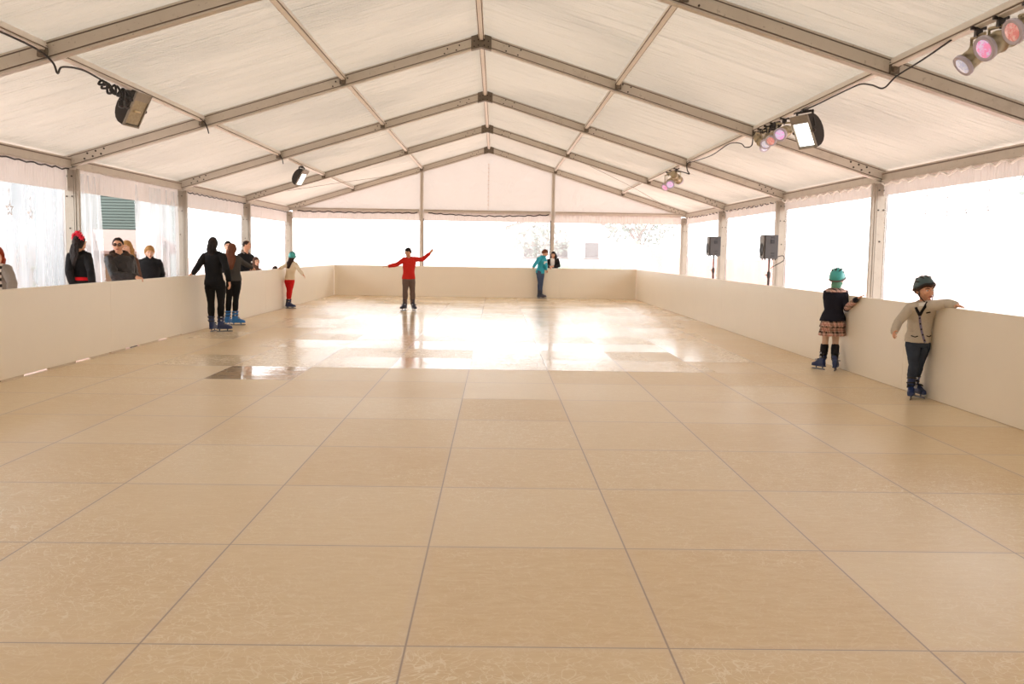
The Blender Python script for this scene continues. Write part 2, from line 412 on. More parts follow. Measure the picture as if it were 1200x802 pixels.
ordn = ['first', 'second', 'third', 'fourth', 'fifth', 'sixth', 'seventh', 'eighth', 'ninth']
FRN = ['overhead arch cut off by the top of the photo', 'nearest arch seen in front with both its posts', 'second arch with posts in view',
       'third arch with posts in view', 'last arch, at the gable end']
frames = FY[1:]
for fi, yc in enumerate([FY[0]]+frames):
    yc = yc+.065
    lab = 'aluminium tent arch, ' + (['near end arch mostly beyond the top of the photo'] + FRN)[fi]
    fr = empty('tent_arch', (XC, yc, GZ), lab, 'tent frame', 'aluminium roof arches of the tent')
    def kid(m, nm, mats, **k):
        for i, p in enumerate(m.v): m.v[i] = V(p)-V((XC, yc, GZ))
        return m.build(nm, mats, fr, **k)
    rnd = random.Random(fi)
    for sgn in (-1, 1):
        r = MB(); rafter(r, sgn, yc)
        r.m = 2
        def zb(x): return ZE+SL*(HW-abs(x-XC))
        for q in range(5):
            for rw in range(2):
                x = XC+sgn*(HW-.35-.14*q-(.05 if rw else 0)); 
                if q < 3: disc(r, (x, yc-.062, zb(x)+.07+.075*rw), .016)
        for d0 in (.42, .62, 2.3, 2.36, 2.5, 4.72):
            x = XC+sgn*d0; disc(r, (x, yc-.062, zb(x)+.06), .013); disc(r, (x+.05, yc-.062, zb(x)+.14), .013)
        r.m = 0
        kid(r, 'rafter', [MAT['alu'], MAT['groove'], MAT['bolt']])
        # post
        xo = PL if sgn < 0 else PR; xi = xo-sgn*.2
        p = MB(); a, b = min(xo, xi), max(xo, xi)
        prof = [(a,-.065),(a+.02,-.065),(a+.02,-.055),(a+.03,-.055),(a+.03,-.065),(b-.03,-.065),(b-.03,-.055),(b-.02,-.055),(b-.02,-.065),(b,-.065),(b,.065),(a,.065)]
        top = ZE+.015
        p.prism([(x, y+yc) for x, y in prof], 'z', GZ, top)
        p.m = 1
        for zz in (ZE-.12, ZE-.46, ZE-1.0):
            for dx in ((.055, .145) if zz > ZE-.9 else (.1,)): disc(p, (a+dx, yc-.065, zz), .014)
        p.m = 0
        p.m = 1; p.box((xo+sgn*.010, yc-.045, (GZ+top)/2), (.022, .03, top-GZ-.04)); p.m = 0     # dark keder strip
        # curtain rail fixed to the inner face
        p.box(((xi-sgn*-.02 if False else xi-sgn*.022), yc-.01, (GZ+top)/2), (.05, .075, top-GZ-.02))
        kid(p, 'post', [MAT['alu_post_dimmed'], MAT['bolt']])
        # eave bracket
        e = MB(); xm = (xo+xi)/2
        e.box((xo-sgn*.03, yc-.0, ZE+.10), (.06, .15, .19)); e.box((xm, yc, ZE+.005), (.23, .16, .03))
        kid(e, 'eave_bracket', MAT['alu'])
    j = MB(); zr = ZE+SL*HW
    j.prism([(XC-.17, zr-.055), (XC, zr-.012), (XC+.17, zr-.055), (XC+.17, zr+.165), (XC, zr+.215), (XC-.17, zr+.165)], 'y', yc-.075, yc+.075)
    for dx in (-.12, -.05, .05, .12):
        for dz in (.03, .12): j.m = 1; disc(j, (XC+dx, yc-.075, zr+dz-abs(dx)*SL), .013)
    j.m = 0
    kid(j, 'ridge_joint', [MAT['steel_dark'], MAT['bolt']])
    for sgn in (-1, 1):
        for dx in (2.33, 4.70):
            h = MB(); x = XC+sgn*dx; z = ZE+SL*(HW-dx)
            h.box((x, yc-.085, z+.10), (.10, .05, .12)); h.tube([(x, yc-.13, z+.09), (x, yc-.06, z+.09)], .035, 10)
            kid(h, 'purlin_bracket', MAT['steel_dark'])

# purlins between the arches
LINES = [('ridge', 0, 0), ('upper left', -1, 2.33), ('upper right', 1, 2.33), ('lower left', -1, 4.70), ('lower right', 1, 4.70), ('left eave', -1, 6.97), ('right eave', 1, 6.97)]
BN = ['in the bay nearest the camera', 'between the overhead arch and the nearest arch with posts', 'between the first and second arches with posts', 'between the second and third arches with posts', 'in the bay before the gable end']
for nm, sgn, dx in LINES:
    for bi in range(5):
        if bi == 0 and nm in ('ridge', 'upper left', 'upper right'): continue
        ya, yb = FY[bi]+.13, FY[bi+1]
        x = XC+sgn*dx; m = MB(); L_ = yb-ya-.006; yc = (ya+yb)/2
        if 'eave' in nm:
            z = ZE+.105
            m.box((0, 0, 0), (.09, L_, .17)); m.box((-sgn*.05, 0, .07), (.02, L_, .02)); m.box((-sgn*.05, 0, -.06), (.02, L_, .018))
            m.m = 1; m.box((-sgn*.047, 0, .05), (.006, L_, .018)); m.m = 0
        else:
            z = ZE+SL*(HW-dx)+RT-.05
            hw = .045 if nm != 'ridge' else .05
            m.box((0, 0, .0), (hw*2, L_, .07)); m.box((0, 0, -.046), (hw*1.2, L_, .022))
            m.m = 1; m.box((0, 0, -.037), (hw*1.7, L_, .006)); m.m = 0
        o = m.build('purlin', [MAT['alu_light' if 'eave' not in nm else 'alu'], MAT['groove']], None, (x, yc, z))
        if dx and 'eave' not in nm: o.rotation_euler = (0, sgn*math.atan(SL), 0)
        tag(o, ('aluminium %s purlin ' % nm if 'eave' not in nm else 'aluminium %s beam ' % nm)+BN[bi], 'roof bar', 'roof bars between the arches')

# clear side walls with fabric valances
def wavy_sheet(y0, y1, x, z0, z1, ny, amp, seed, nz=8, gather=0):
    m = MB(); m.smooth = True; rows = []
    for i in range(ny+1):
        v = i/ny; y = y0+(y1-y0)*v; row = []
        for j in range(nz+1):
            u = j/nz; z = z0+(z1-z0)*u
            dx = amp*mnoise.noise(V((y*1.3, z*.35, seed)))
            if gather: dx += gather*math.sin(v*2*PI*ny/7.0)*(.35+.65*(1-u))
            row.append(V((x+dx, y, z)))
        rows.append(row)
    m.loft(rows, cap=False, closed=False); return m
def ysheet(x0, x1, y, z0, z1, nx, amp, seed):
    m = wavy_sheet(x0, x1, 0, z0, z1, nx, amp, seed)
    for i, p in enumerate(m.v): m.v[i] = V((p.y, y+p.x, p.z))
    return m
VB = {-1: [2.42]*5, 1: [2.57]*5}
win = 1
for sgn in (-1, 1):
    X = PL+.025 if sgn < 0 else PR-.025
    side = 'left' if sgn < 0 else 'right'
    for bi in range(-2, 5):
        ya = (FY[bi]+.14) if bi >= 0 else (-.6+.0 if bi == -1 else -6); yb = FY[bi+1]-.01 if bi >= -1 else -.62
        zb = VB[sgn][max(bi, 0)]
        if not (sgn < 0 and bi == 2):
            m = wavy_sheet(ya, yb, X, GZ+.01, zb+.02, 40, .02, sgn*3+bi)
            o = m.build('window_%d' % win, MAT['gable' if bi < 1 else 'clear_left' if sgn < 0 and bi < 2 else 'clear'])  # unseen near bays get closed fabric, added to darken the near roof
            tag(o, ('clear plastic wall panel on the %s side, %s' % (side, BN[bi])) if bi >= 1 else 'unseen fabric wall panel on the %s side, closed to darken the near end, stretch %d' % (side, bi+3), 'window', kind='structure')
        else:
            o = empty('window_%d' % win, (X, (ya+yb)/2, zb)); tag(o, 'open bay on the left where the clear curtains are drawn aside', 'window', kind='structure')
        win += 1
        m = wavy_sheet(ya, yb, X-sgn*.03, zb, ZE+.03, 60, .03, sgn*5+bi, 4, .006)
        if sgn < 0 and bi == 2:
            for i, p in enumerate(m.v): m.v[i] = V(p)-V((X, (ya+yb)/2, zb))
        v = m.build('valance', MAT['valance'], o)
# the two drawn curtains in the open bay on the left
for y0, y1, n, lab in ((17.05, 18.25, 28, 'clear plastic curtain bunched beside the post behind the red flower crown'),
                       (19.95, 22.62, 42, 'clear plastic curtain drawn toward the far post, behind the blonde woman')):
    m = wavy_sheet(y0, y1, PL+.05, GZ+.02, 2.74, n, .05, y0, 10, .06)
    for i, p in enumerate(m.v):     # bottoms swing a little away from the opening edge
        k = (2.74-p.z)/2.86
        p = V(p); p.y += (.32 if y0 < 18 else .12)*k*((p.y-17.05)/1.2 if y0 < 18 else 1-(p.y-19.95)/2.7)
        m.v[i] = p
    c = m.build('curtain', MAT['curtain'])
    tag(c, lab, 'curtain', 'drawn clear curtains')

# gable end
GY = FY[-1]
def gz(x): return ZE+SL*(HW-abs(x-XC))
gw = MB(); gw.smooth = True
xs = [PL+.1+(PR-PL-.2)*i/40 for i in range(41)]
gw.loft([[V((x, GY+.10+.012*mnoise.noise(V((x, 1, 2))), 2.83+(gz(x)+RT+.02-2.83)*j/6)) for j in range(7)] for x in xs], cap=False, closed=False)
tag(gw.build('wall_back', MAT['gable']), 'cream fabric gable wall above the far windows', 'wall', kind='structure')
gx = [PL+.2, -2.475, 2.112, PR-.2]
for i in range(3):
    m = ysheet(gx[i], gx[i+1], GY+.09, GZ+.01, 2.6, 34, .02, 11+i)
    o = m.build('window_%d' % win, MAT['clear']); win += 1
    tag(o, 'clear plastic window in the far gable, ' + ['left', 'middle', 'right'][i] + ' of the three', 'window', kind='structure')
    m = ysheet(gx[i]+.05, gx[i+1]-.05, GY+.05, 2.56, 2.85, 40, .02, 21+i)
    m.build('valance', MAT['valance'], o)
for i, x in enumerate(gx[1:3]):
    p = MB(); zt = gz(x)-.01
    p.prism([(-.055,-.06),(-.02,-.06),(-.02,-.045),(.02,-.045),(.02,-.06),(.055,-.06),(.055,.06),(-.055,.06)], 'z', 0, zt-GZ)
    p.m = 1; p.box((-.068 if i else .068, -.02, 1.4), (.028, .06, 2.7)); p.m = 0
    o = p.build('gable_post', [MAT['alu'], MAT['black_metal']], None, (x, GY+.03, GZ))
    tag(o, 'slim aluminium gable post ' + ['behind the skater in red', 'behind the girl leaning on the far boards'][i], 'post', 'gable posts')
for i in range(3):
    m = MB(); a, b = gx[i]+.08*(i > 0), gx[i+1]-.08*(i < 2)
    m.box((0, 0, 0), (b-a, .07, .10)); m.m = 1; m.box((0, -.037, .02), (b-a, .006, .012)); m.m = 0
    o = m.build('gable_beam', [MAT['alu'], MAT['groove']], None, ((a+b)/2, GY+.04, 2.90))
    tag(o, 'horizontal gable beam over the %s far window' % ['left', 'middle', 'right'][i], 'roof bar', 'beams across the gable')
# back end behind the camera: unseen fabric gable, closed to darken the near end
bw = MB(); bw.loft([[V((x, -6.02, GZ+(gz(x)+.2-GZ)*j/3)) for j in range(4)] for x in xs], cap=False, closed=False)
tag(bw.build('wall_front', MAT['gable']), 'unseen fabric gable behind the camera, closed to darken the near end', 'wall', kind='structure')

# black lacing cords along the valances, each one a cord hung from its beam
def lacing(pts_fn, n, amp, r, lab, seed, mat='black', beads=0):
    rnd = random.Random(seed); pts = []
    for i in range(n+1):
        u = i/n; p = V(pts_fn(u)); p.z += amp*math.sin(i*1.9+rnd.random()*1.2)-amp*.6*rnd.random(); pts.append(p)
    m = MB(); m.smooth = True; m.tube(pts, r, 6)
    if beads:
        m.m = 1
        for i in range(1, n, beads): m.ell(pts[i]+V((-.02, 0, -.012)), (.022, .022, .026), None, 8, 6)
        m.m = 0
    o = m.build('lacing_cord', [MAT[mat], MAT['white_plastic']]); tag(o, lab, 'cord', 'lacing cords under the eaves')
for bi, lab in ((1, 'black lacing cord under the left eave, beside the nearest post'), (3, 'black lacing cord under the left eave behind the skaters in black and grey'), (4, 'black lacing cord under the left eave in the last bay')):
    lacing(lambda u, bi=bi: (PL+.16, FY[bi]+.25+(BAY-.4)*u, ZE-.015), 44, .014, .013, lab, bi)
for bi, lab in ((3, 'black and white lacing cord under the right eave above the nearer loudspeaker'), (4, 'black and white lacing cord under the right eave above the farther loudspeaker')):
    lacing(lambda u, bi=bi: (PR-.16, FY[bi]+.25+(BAY-.4)*u, ZE-.01), 36, .02, .012, lab, bi+10, 'black', 3)
for bi, lab in ((1, 'white lacing cord under the right eave above the two children'), (2, 'white lacing cord under the right eave behind the plaid-skirted girl')):
    lacing(lambda u, bi=bi: (PR-.16, FY[bi]+.25+(BAY-.4)*u, ZE-.02), 40, .03, .016, lab, bi+20, 'white_plastic')
for i, lab in ((0, 'black lacing cord over the left far window'), (1, 'black lacing cord over the middle far window')):
    lacing(lambda u, i=i: (gx[i]+.25+(gx[i+1]-gx[i]-.4)*u, GY-.03, 2.825-(.07 if i else .02)*math.sin(PI*u)), 40, .018, .018, lab, i+30)

zz = [V((XC+(.018 if i % 2 else -.018), GY+.075, 3.0+1.55*i/22)) for i in range(23)]
m = MB(); m.tube(zz, .005, 5)
for q in zz[::2]: m.ell(q+V((.03, 0, 0)), (.02, .006, .012), None, 6, 5)
tag(m.build('lacing_cord', simple('tan_cord', (196,168,150), .8)), 'tan lacing seam running up the middle of the gable fabric', 'cord', 'lacing cords under the eaves')
# ------------------------------------------------------------------ rink boards
def board(cx, cy_, ln, axis, lab, grp, inward):
    """one barrier panel: sheet, capped top edge, low feet that leave a slit under it"""
    t = .045; m = MB(); z0 = .022 if axis == 'y' and inward > 0 and cy_ < 18 else .006
    if axis == 'y':
        xc = -inward*t/2
        m.rbox((xc, 0, (z0+BH)/2), (t, ln-.002, BH-z0), .003)
        m.m = 1
        for k in (-.5, 0, .5): m.box((xc-inward*.06, k*(ln-.05), .42), (.09, .05, .84))
        if z0 > .01:
            for a, b in ((-.5, -.33), (-.12, .12), (.28, .46)): m.box((xc, (a+b)/2*ln, z0/2+.002), (t-.008, (b-a)*ln, z0+.004))
        else: m.box((xc, 0, .004), (t-.006, ln-.01, .006))
    else:
        m.rbox((0, t/2, (z0+BH)/2), (ln-.002, t, BH-z0), .003)
        m.m = 1
        for k in (-.5, 0, .5): m.box((k*(ln-.05), t/2+.06, .42), (.05, .09, .84))
        m.box((0, t/2, .004), (ln-.01, t-.006, .006))
    o = m.build('rink_board', [MAT['board'], MAT['board_edge']], None, (cx, cy_, 0)); tag(o, lab, 'rink board', grp); return o
yl = [4.47, 7.52, 10.57, 13.62, 16.67, 19.72, 22.77, 25.82, 28.87, 32.34]
for i in range(1, 9):
    a, b = yl[i], yl[i+1]
    board(BL, (a+b)/2, b-a, 'y', 'cream board of the left barrier, ' + ['just off the left edge of the photo', 'at the left edge of the photo', 'under the red-haired onlooker and the flower crown', 'under the man in glasses and the blonde woman', 'just behind the woman skater in black', 'just past the girl skater in grey', 'beside the child in red trousers', 'running into the far left corner'][i-1], 'left rink boards', 1)
yr = [4.9, 7.95, 11.0, 14.0, 17.0, 20.02, 22.98, 26.0, 29.0, 32.34]
for i in range(0, 9):
    a, b = yr[i], yr[i+1]
    board(BR, (a+b)/2, b-a, 'y', 'cream board of the right barrier, ' + ['just off the right edge of the photo', 'at the photo edge beside the boy in the cardigan', 'with the plaid-skirted girl against it', 'third from the right edge of the photo', 'fourth from the right edge of the photo', 'in front of the nearer loudspeaker', 'in front of the gap between the loudspeakers', 'in front of the farther loudspeaker', 'running into the far right corner'][i], 'right rink boards', -1)
xb = [BL, -2.65, -.19, 2.27, BR]
for i in range(4):
    a, b = xb[i], xb[i+1]
    board((a+b)/2, BF, b-a, 'x', 'cream board of the far barrier, ' + ['at the left corner', 'behind the boy in the red sweater', 'behind the boy in the teal hoodie', 'at the right corner'][i], 'far rink boards', 0)
# ------------------------------------------------------------------ stage lights on the lower purlins
def aim(front, up=V((0,0,1))):
    """basis with local +y along front"""
    f = V(front).normalized(); r = f.cross(up).normalized(); u = r.cross(f)
    return Matrix((r, f, u)).transposed()
MAT['flood_body'] = simple('flood_housing', (46,42,38), .42, .2)
MAT['flood_rim'] = simple('flood_rim', (150,142,130), .4, .4)
MAT['reflector'] = simple('hammered_reflector', (196,180,146), .3, .6, 60)
MAT['lamp_on'] = emis('lit_flood_glass', (255,250,240), 3.2)
MAT['lamp_off'] = simple('flood_glass', (176,164,140), .15, .0, 30, .3)
MAT['can'] = simple('polished_can', (176,164,138), .32, .75, 14, .1)
MAT['lens_ring'] = simple('lens_ring', (196,190,205), .35)
def lens_mat(name, a, b, s):
    m, t, out = nt(name); e = N(t, 'ShaderNodeEmission'); p = N(t, 'ShaderNodeBsdfPrincipled'); p.inputs['Roughness'].default_value = .15
    n = noi(t, objco(t), 28, 2, .5, .8); c = mixc(t, ramp(t, n, .42, .6), lin(a), lin(b))
    L(t, c, e.inputs[0]); e.inputs[1].default_value = s; L(t, c, p.inputs['Base Color'])
    ad = N(t, 'ShaderNodeAddShader'); L(t, e.outputs[0], ad.inputs[0]); L(t, p.outputs[0], ad.inputs[1]); L(t, ad.outputs[0], out.inputs[0]); return m
MAT['led_pink'] = lens_mat('led_pink', (245,150,198), (218,205,246), .40)
MAT['led_red'] = lens_mat('led_red', (232,150,148), (244,196,192), .22)
MAT['led_lilac'] = lens_mat('led_lilac', (205,200,240), (236,170,225), .5)
MAT['led_white'] = lens_mat('led_white', (200,205,232), (228,230,245), .35)

PZ = lambda dx: ZE+SL*(HW-dx)+RT-.115            # underside of a purlin
def floodlight(x, y, dx, front, lit, lab, s=1.0, drop0=.235):
    zt = PZ(dx)
    drop = drop0*s
    o = empty('floodlight', (x, y, zt), lab, 'floodlight', 'floodlights on the lower roof bars')
    B = aim(front); c = V((0, 0, -drop-.06*s))
    W, H, Dp = .36*s, .46*s, .18*s
    def X(m):
        for i, p in enumerate(m.v): m.v[i] = c + B @ V(p)
        return m
    # housing: D-shaped side profile swept across the width
    prof = []
    for k in range(11):
        a = PI*k/10; prof.append((-Dp*math.sin(a)**.8 if 0 < k < 10 else 0, H*.5*math.cos(a)))
    m = MB(); m.smooth = False; n = len(prof)
    m.loft([[V((xx, p[0], p[1])) for p in prof] for xx in (-W/2, -W/2+.012, W/2-.012, W/2)])
    for k in range(5): m.box((-.1*s+.05*s*k, -Dp*.97, .0), (.008, .03, H*.5))
    X(m).build('housing', MAT['flood_body'], o)
    m = MB(); r = .022*s
    for sx in (-1, 1): m.box((sx*(W/2-r/2), .012, 0), (r, .03, H))
    for sz in (-1, 1): m.box((0, .012, sz*(H/2-r/2)), (W, .03, r))
    m.box((0, .012, H/2-.06*s), (W-.03, .026, .10*s))
    X(m).build('front_frame', MAT['flood_rim'], o)
    m = MB(); m.box((0, .006, -.03*s), (W-.05*s, .008, H-.13*s)); X(m).build('glass', MAT['lamp_on' if lit else 'lamp_off'], o)
    m = MB(); m.smooth = True
    if not lit: m.tube([(-.05*s, .014, -.02*s), (.05*s, .014, -.02*s)], .022*s, 8); X(m).build('bulb', MAT['reflector'], o)
    # yoke from both sides of the housing up to the clamp
    m = MB(); side = B @ V((1, 0, 0)); top = V((0, 0, -.02))
    for sx in (-1, 1):
        p0 = c + side*(sx*(W/2+.012)) + B @ V((0, -.05*s, .06*s)); p1 = V((side.x*sx*W*.45, side.y*sx*W*.45, -.09*s))
        m.tube([p0, (p0+p1)/2+V((0,0,.01)), p1, V((p1.x, p1.y, -.03))], .017*s, 6)
    m.tube([V((side.x*-W*.45, side.y*-W*.45, -.03)), V((side.x*W*.45, side.y*W*.45, -.03))], .018*s, 6)
    m.box((0, 0, -.012), (.09, .07, .03)); m.ell(c+side*(W/2+.03), (.025, .025, .025)); m.ell(c-side*(W/2+.03), (.025, .025, .025))
    m.build('yoke', MAT['black_metal'], o)
    return o
floodlight(XC-4.70, 13.80, 4.70, (.90, -.16, -.45), False, 'unlit black floodlight hanging from the lower left roof bar, nearer of two', 1.08, .15)
floodlight(XC-4.70, 25.30, 4.70, (.84, -.18, -.50), True, 'small lit floodlight on the lower left roof bar far down the tent', .98)
floodlight(XC+4.70, 14.15, 4.70, (-.86, -.34, -.42), True, 'bright lit floodlight on the lower right roof bar beside three coloured spotlights', 1.06)

def par_can(x, y, dx, front, lens, lab, grp, drop=.30, s=1.0):
    zt = PZ(dx); o = empty('spotlight', (x, y, zt), lab, 'spotlight', grp)
    B = aim(front); c = V((0, 0, -drop))
    def X(m):
        for i, p in enumerate(m.v): m.v[i] = c + B @ V(p)
        return m
    def lathe(m, prof, n=20):
        m.loft([[V((r*math.cos(2*PI*j/n), yy, r*math.sin(2*PI*j/n))) for j in range(n)] for yy, r in prof])
    m = MB(); m.smooth = True; k = s
    lathe(m, [(-.17*k,.05*k),(-.168*k,.066*k),(-.10*k,.070*k),(-.098*k,.080*k),(-.09*k,.080*k),(-.088*k,.072*k),(.0,.074*k),(.002,.084*k),(.012*k,.084*k),(.014*k,.076*k),(.12*k,.08*k),(.122*k,.09*k),(.135*k,.09*k)])
    X(m).build('can', MAT['can'], o)
    m = MB(); m.smooth = True; lathe(m, [(.128*k,.094*k),(.15*k,.097*k),(.165*k,.092*k),(.16*k,.08*k)]); X(m).build('lens_ring', MAT['lens_ring'], o)
    m = MB(); m.smooth = True; lathe(m, [(.15*k,.08*k),(.166*k,.06*k),(.172*k,.02*k)]); X(m).build('lens', MAT[lens], o)
    m = MB(); side = B @ V((1, 0, 0)); w_ = .105*k
    hs = V((side.x, side.y, 0)).normalized()
    for sx in (-1, 1):
        p0 = c+side*(sx*w_); p1 = V((hs.x*sx*w_, hs.y*sx*w_, -.06))
        m.tube([p0, p0*.5+p1*.5, p1], .014*k, 6, flat=(side, .35))
        m.ell(p0, (.02*k,)*3)
    m.tube([V((hs.x*-w_, hs.y*-w_, -.06)), V((hs.x*w_, hs.y*w_, -.06))], .014*k, 6)
    m.build('yoke', MAT['can'], o)
    m = MB(); m.box((0, 0, -.02), (.06, .05, .09)); m.tube([(0, 0, .03), (0, 0, -.075)], .012, 6); m.box((0, 0, .01), (.14, .03, .03))
    m.build('clamp', MAT['black_metal'], o)
    return o
g1, g2, g3 = 'spotlights at the upper right corner', 'spotlights beside the bright floodlight', 'spotlights far down the right roof bar'
par_can(4.543, 9.10, 4.70, (-.75, -.02, -.65), 'led_white', 'silver spotlight with a white lens, leftmost at the upper right corner', g1, .22, 1.12)
par_can(4.543, 8.70, 4.70, (-.80, -.26, -.40), 'led_pink', 'silver spotlight with a glowing pink lens at the upper right corner', g1, .19, 1.2)
par_can(4.543, 8.22, 4.70, (-.85, -.20, -.36), 'led_red', 'silver spotlight cut off by the right edge of the photo', g1, .16, 1.15)
par_can(4.543, 16.45, 4.70, (.30, -.72, -.66), 'led_white', 'silver spotlight tipped down with its side turned, leftmost beside the bright floodlight', g2, .20, 1.0)
par_can(4.543, 16.05, 4.70, (-.35, -.62, -.50), 'led_white', 'silver spotlight with a white lens in the middle of the right cluster', g2, .21, .95)
par_can(4.543, 15.70, 4.70, (-.45, -.62, -.42), 'led_red', 'silver spotlight with a salmon red lens in the right cluster', g2, .21, .95)
par_can(4.543, 15.15, 4.70, (-.55, -.74, -.30), 'led_lilac', 'silver spotlight with a lilac swirl lens next to the bright floodlight', g2, .20, 1.1)
par_can(4.543, 25.25, 4.70, (-.6, -.5, -.6), 'led_pink', 'small silver spotlight tipped left in the far cluster', g3, .28, 1.1)
par_can(4.543, 24.75, 4.70, (-.35, -.8, -.4), 'led_lilac', 'small silver spotlight with a violet lens in the far cluster', g3, .27, 1.2)
par_can(4.543, 24.15, 4.70, (.55, .6, -.4), 'led_white', 'small silver spotlight turned away in the far cluster', g3, .20, 1.15)

def cable(lab, pts, r=.008, mat='black', n=8, name='cable', grp=None):
    P = [V(p) for p in pts]; out = []
    for i in range(len(P)-1):       # Catmull-Rom
        p0, p1, p2, p3 = P[max(i-1, 0)], P[i], P[i+1], P[min(i+2, len(P)-1)]
        for k in range(n):
            t = k/n; out.append(.5*((2*p1)+(-p0+p2)*t+(2*p0-5*p1+4*p2-p3)*t*t+(-p0+3*p1-3*p2+p3)*t**3))
    out.append(P[-1]); m = MB(); m.smooth = True; m.tube(out, r, 6)
    return tag(m.build(name, MAT[mat]), lab, 'cable', grp)
zl = PZ(4.70); xl = XC-4.70; xr = XC+4.70
G4 = 'power cables along the roof bars'
cable('black cable drooping under the overhead arch and along the lower left roof bar', [(xl+.02, 9.2, zl), (xl+.06, 10.6, zl-.02), (xl+.09, 11.02, zl-.10), (xl+.08, 11.18, zl-.20), (xl+.06, 11.35, zl-.10), (xl+.05, 11.9, zl-.03), (xl+.03, 12.5, zl-.04)], .012, grp=G4)
def tangle(lab, c, L_, n, seed, r=.012, drop=.14):
    rnd = random.Random(seed); pts = []
    for i in range(n):
        u = i/(n-1); a = i*2.1+rnd.random()
        pts.append(V(c)+V((.05*math.cos(a)+rnd.uniform(-.02, .02), (u-.5)*L_, -.03-drop*(.5+.5*math.sin(a))*(.35+rnd.random()*.6))))
    return cable(lab, pts, r, n=6, name='cable_coil', grp='cable coils tied to the roof bars')
tangle('knotted black cable coil beside the unlit floodlight', (xl+.02, 13.0, zl), .95, 26, 3, .016, .20)
bx = MB(); bx.rbox((0, 0, 0), (.07, .11, .10), .015); bx.m = 0; bx.tube([(0, .05, .03), (0, .09, .06)], .015, 6)
tag(bx.build('power_plug', MAT['black'], None, (xl+.03, 13.18, zl-.24)), 'black power plug dangling in the coil beside the unlit floodlight', 'plug')
cable('black cable from the coil to the unlit floodlight', [(xl+.03, 13.2, zl-.08), (xl+.03, 13.4, zl-.13), (xl+.02, 13.6, zl-.06), (xl, 13.75, zl-.03), (xl, 14.05, zl-.0), (xl+.02, 14.2, zl-.05)], .011, grp=G4)
cable('black cable end hanging at the first arch on the left', [(xl+.0, 16.2, zl+.04), (xl+.05, 16.72, zl+.01), (xl+.09, 16.81, zl-.10), (xl+.11, 16.82, zl-.18)], .010, grp=G4)
cable('black cable end hanging at the second arch on the left', [(xl+.0, 22.2, zl+.04), (xl+.05, 22.54, zl+.01), (xl+.09, 22.61, zl-.08), (xl+.11, 22.62, zl-.17)], .010, grp=G4)
cable('long black cable sagging from the overhead arch along the lower right roof bar', [(xr-.02, 9.6, zl+.01), (xr-.03, 10.2, zl-.06), (xr-.05, 10.8, zl-.12), (xr-.07, 11.1, zl-.2), (xr-.05, 11.5, zl-.10), (xr-.03, 11.9, zl-.02), (xr-.05, 12.2, zl-.02), (xr-.02, 13.0, zl-.01), (xr-.03, 13.7, zl-.02), (xr-.02, 14.6, zl-.0)], .010, grp=G4)
tangle('tangled black cable coil above the three spotlights on the right', (xr-.03, 15.75, zl+.02), 1.0, 24, 8, .014, .12)
cable('black cable looping below the first arch on the right', [(xr-.02, 16.4, zl), (xr-.04, 16.78, zl-.05), (xr-.06, 16.82, zl-.22), (xr-.10, 17.1, zl-.22), (xr-.06, 17.6, zl-.10), (xr-.03, 18.6, zl), (xr-.02, 20.2, zl-.06), (xr-.02, 22.4, zl)], .010, grp=G4)
cable('black cable end bunched at the second arch on the right', [(xr-.02, 22.3, zl+.02), (xr-.05, 22.55, zl-.03), (xr-.03, 22.6, zl-.16), (xr+.02, 22.6, zl-.24), (xr-.04, 22.78, zl-.2), (xr-.02, 24.1, zl-.03)], .014, grp=G4)

# thin bracing wires crossing the roof of the last bays
cable('thin bracing wire under the roof on the far left', [(XC-6.2, 28.6, ROOFZ(XC-6.2)-.16), (XC-4.6, 31, ROOFZ(XC-4.6)-.15), (XC-3.0, 34.1, ROOFZ(XC-3)-.12)], .006, 'steel_dark', grp='bracing wires')
cable('thin bracing wire under the roof on the far right', [(XC+6.2, 34.0, ROOFZ(XC+6.2)-.12), (XC+4.6, 31, ROOFZ(XC+4.6)-.15), (XC+2.6, 28.7, ROOFZ(XC+2.6)-.14)], .006, 'steel_dark', grp='bracing wires')

# star garland on the clear panels
MAT['star'] = simple('frosted_star', (222,226,230), .5)
def star(x, y, z, r, lab, thread):
    m = MB()
    def ring(k, d): return [V((d, k*r*(1 if i % 2 == 0 else .42)*math.sin(PI*i/5), k*r*(1 if i % 2 == 0 else .42)*math.cos(PI*i/5))) for i in range(10)]
    m.loft([ring(1, -.008), ring(1, .008), ring(.62, .008), ring(.62, -.008), ring(1, -.008)], cap=False)
    m.tube([(0, 0, r), (0, 0, r+thread)], .0025, 4); m.ell((0, 0, r+thread*.55), (.014, .014, .03), None, 6, 5)
    tag(m.build('star_ornament', MAT['star'], None, (x, y, z)), lab, 'ornament', 'star ornaments on the clear panels')
for i, (y, z) in enumerate(((15.0, 2.22), (14.3, 2.17), (13.7, 2.18), (13.1, 2.19))):
    star(PR-.12, y, z, .06, 'hanging star ornament on the right clear panel, %s of four from the nearest post' % ['first', 'second', 'third', 'fourth'][i], .32)
for i, (y, z) in enumerate(((14.7, 2.02), (15.35, 1.97))):
    star(PL+.13, y, z, .13 if i == 0 else .10, ['larger', 'smaller'][i]+' frosted star on the left clear panel near the photo edge', .25)

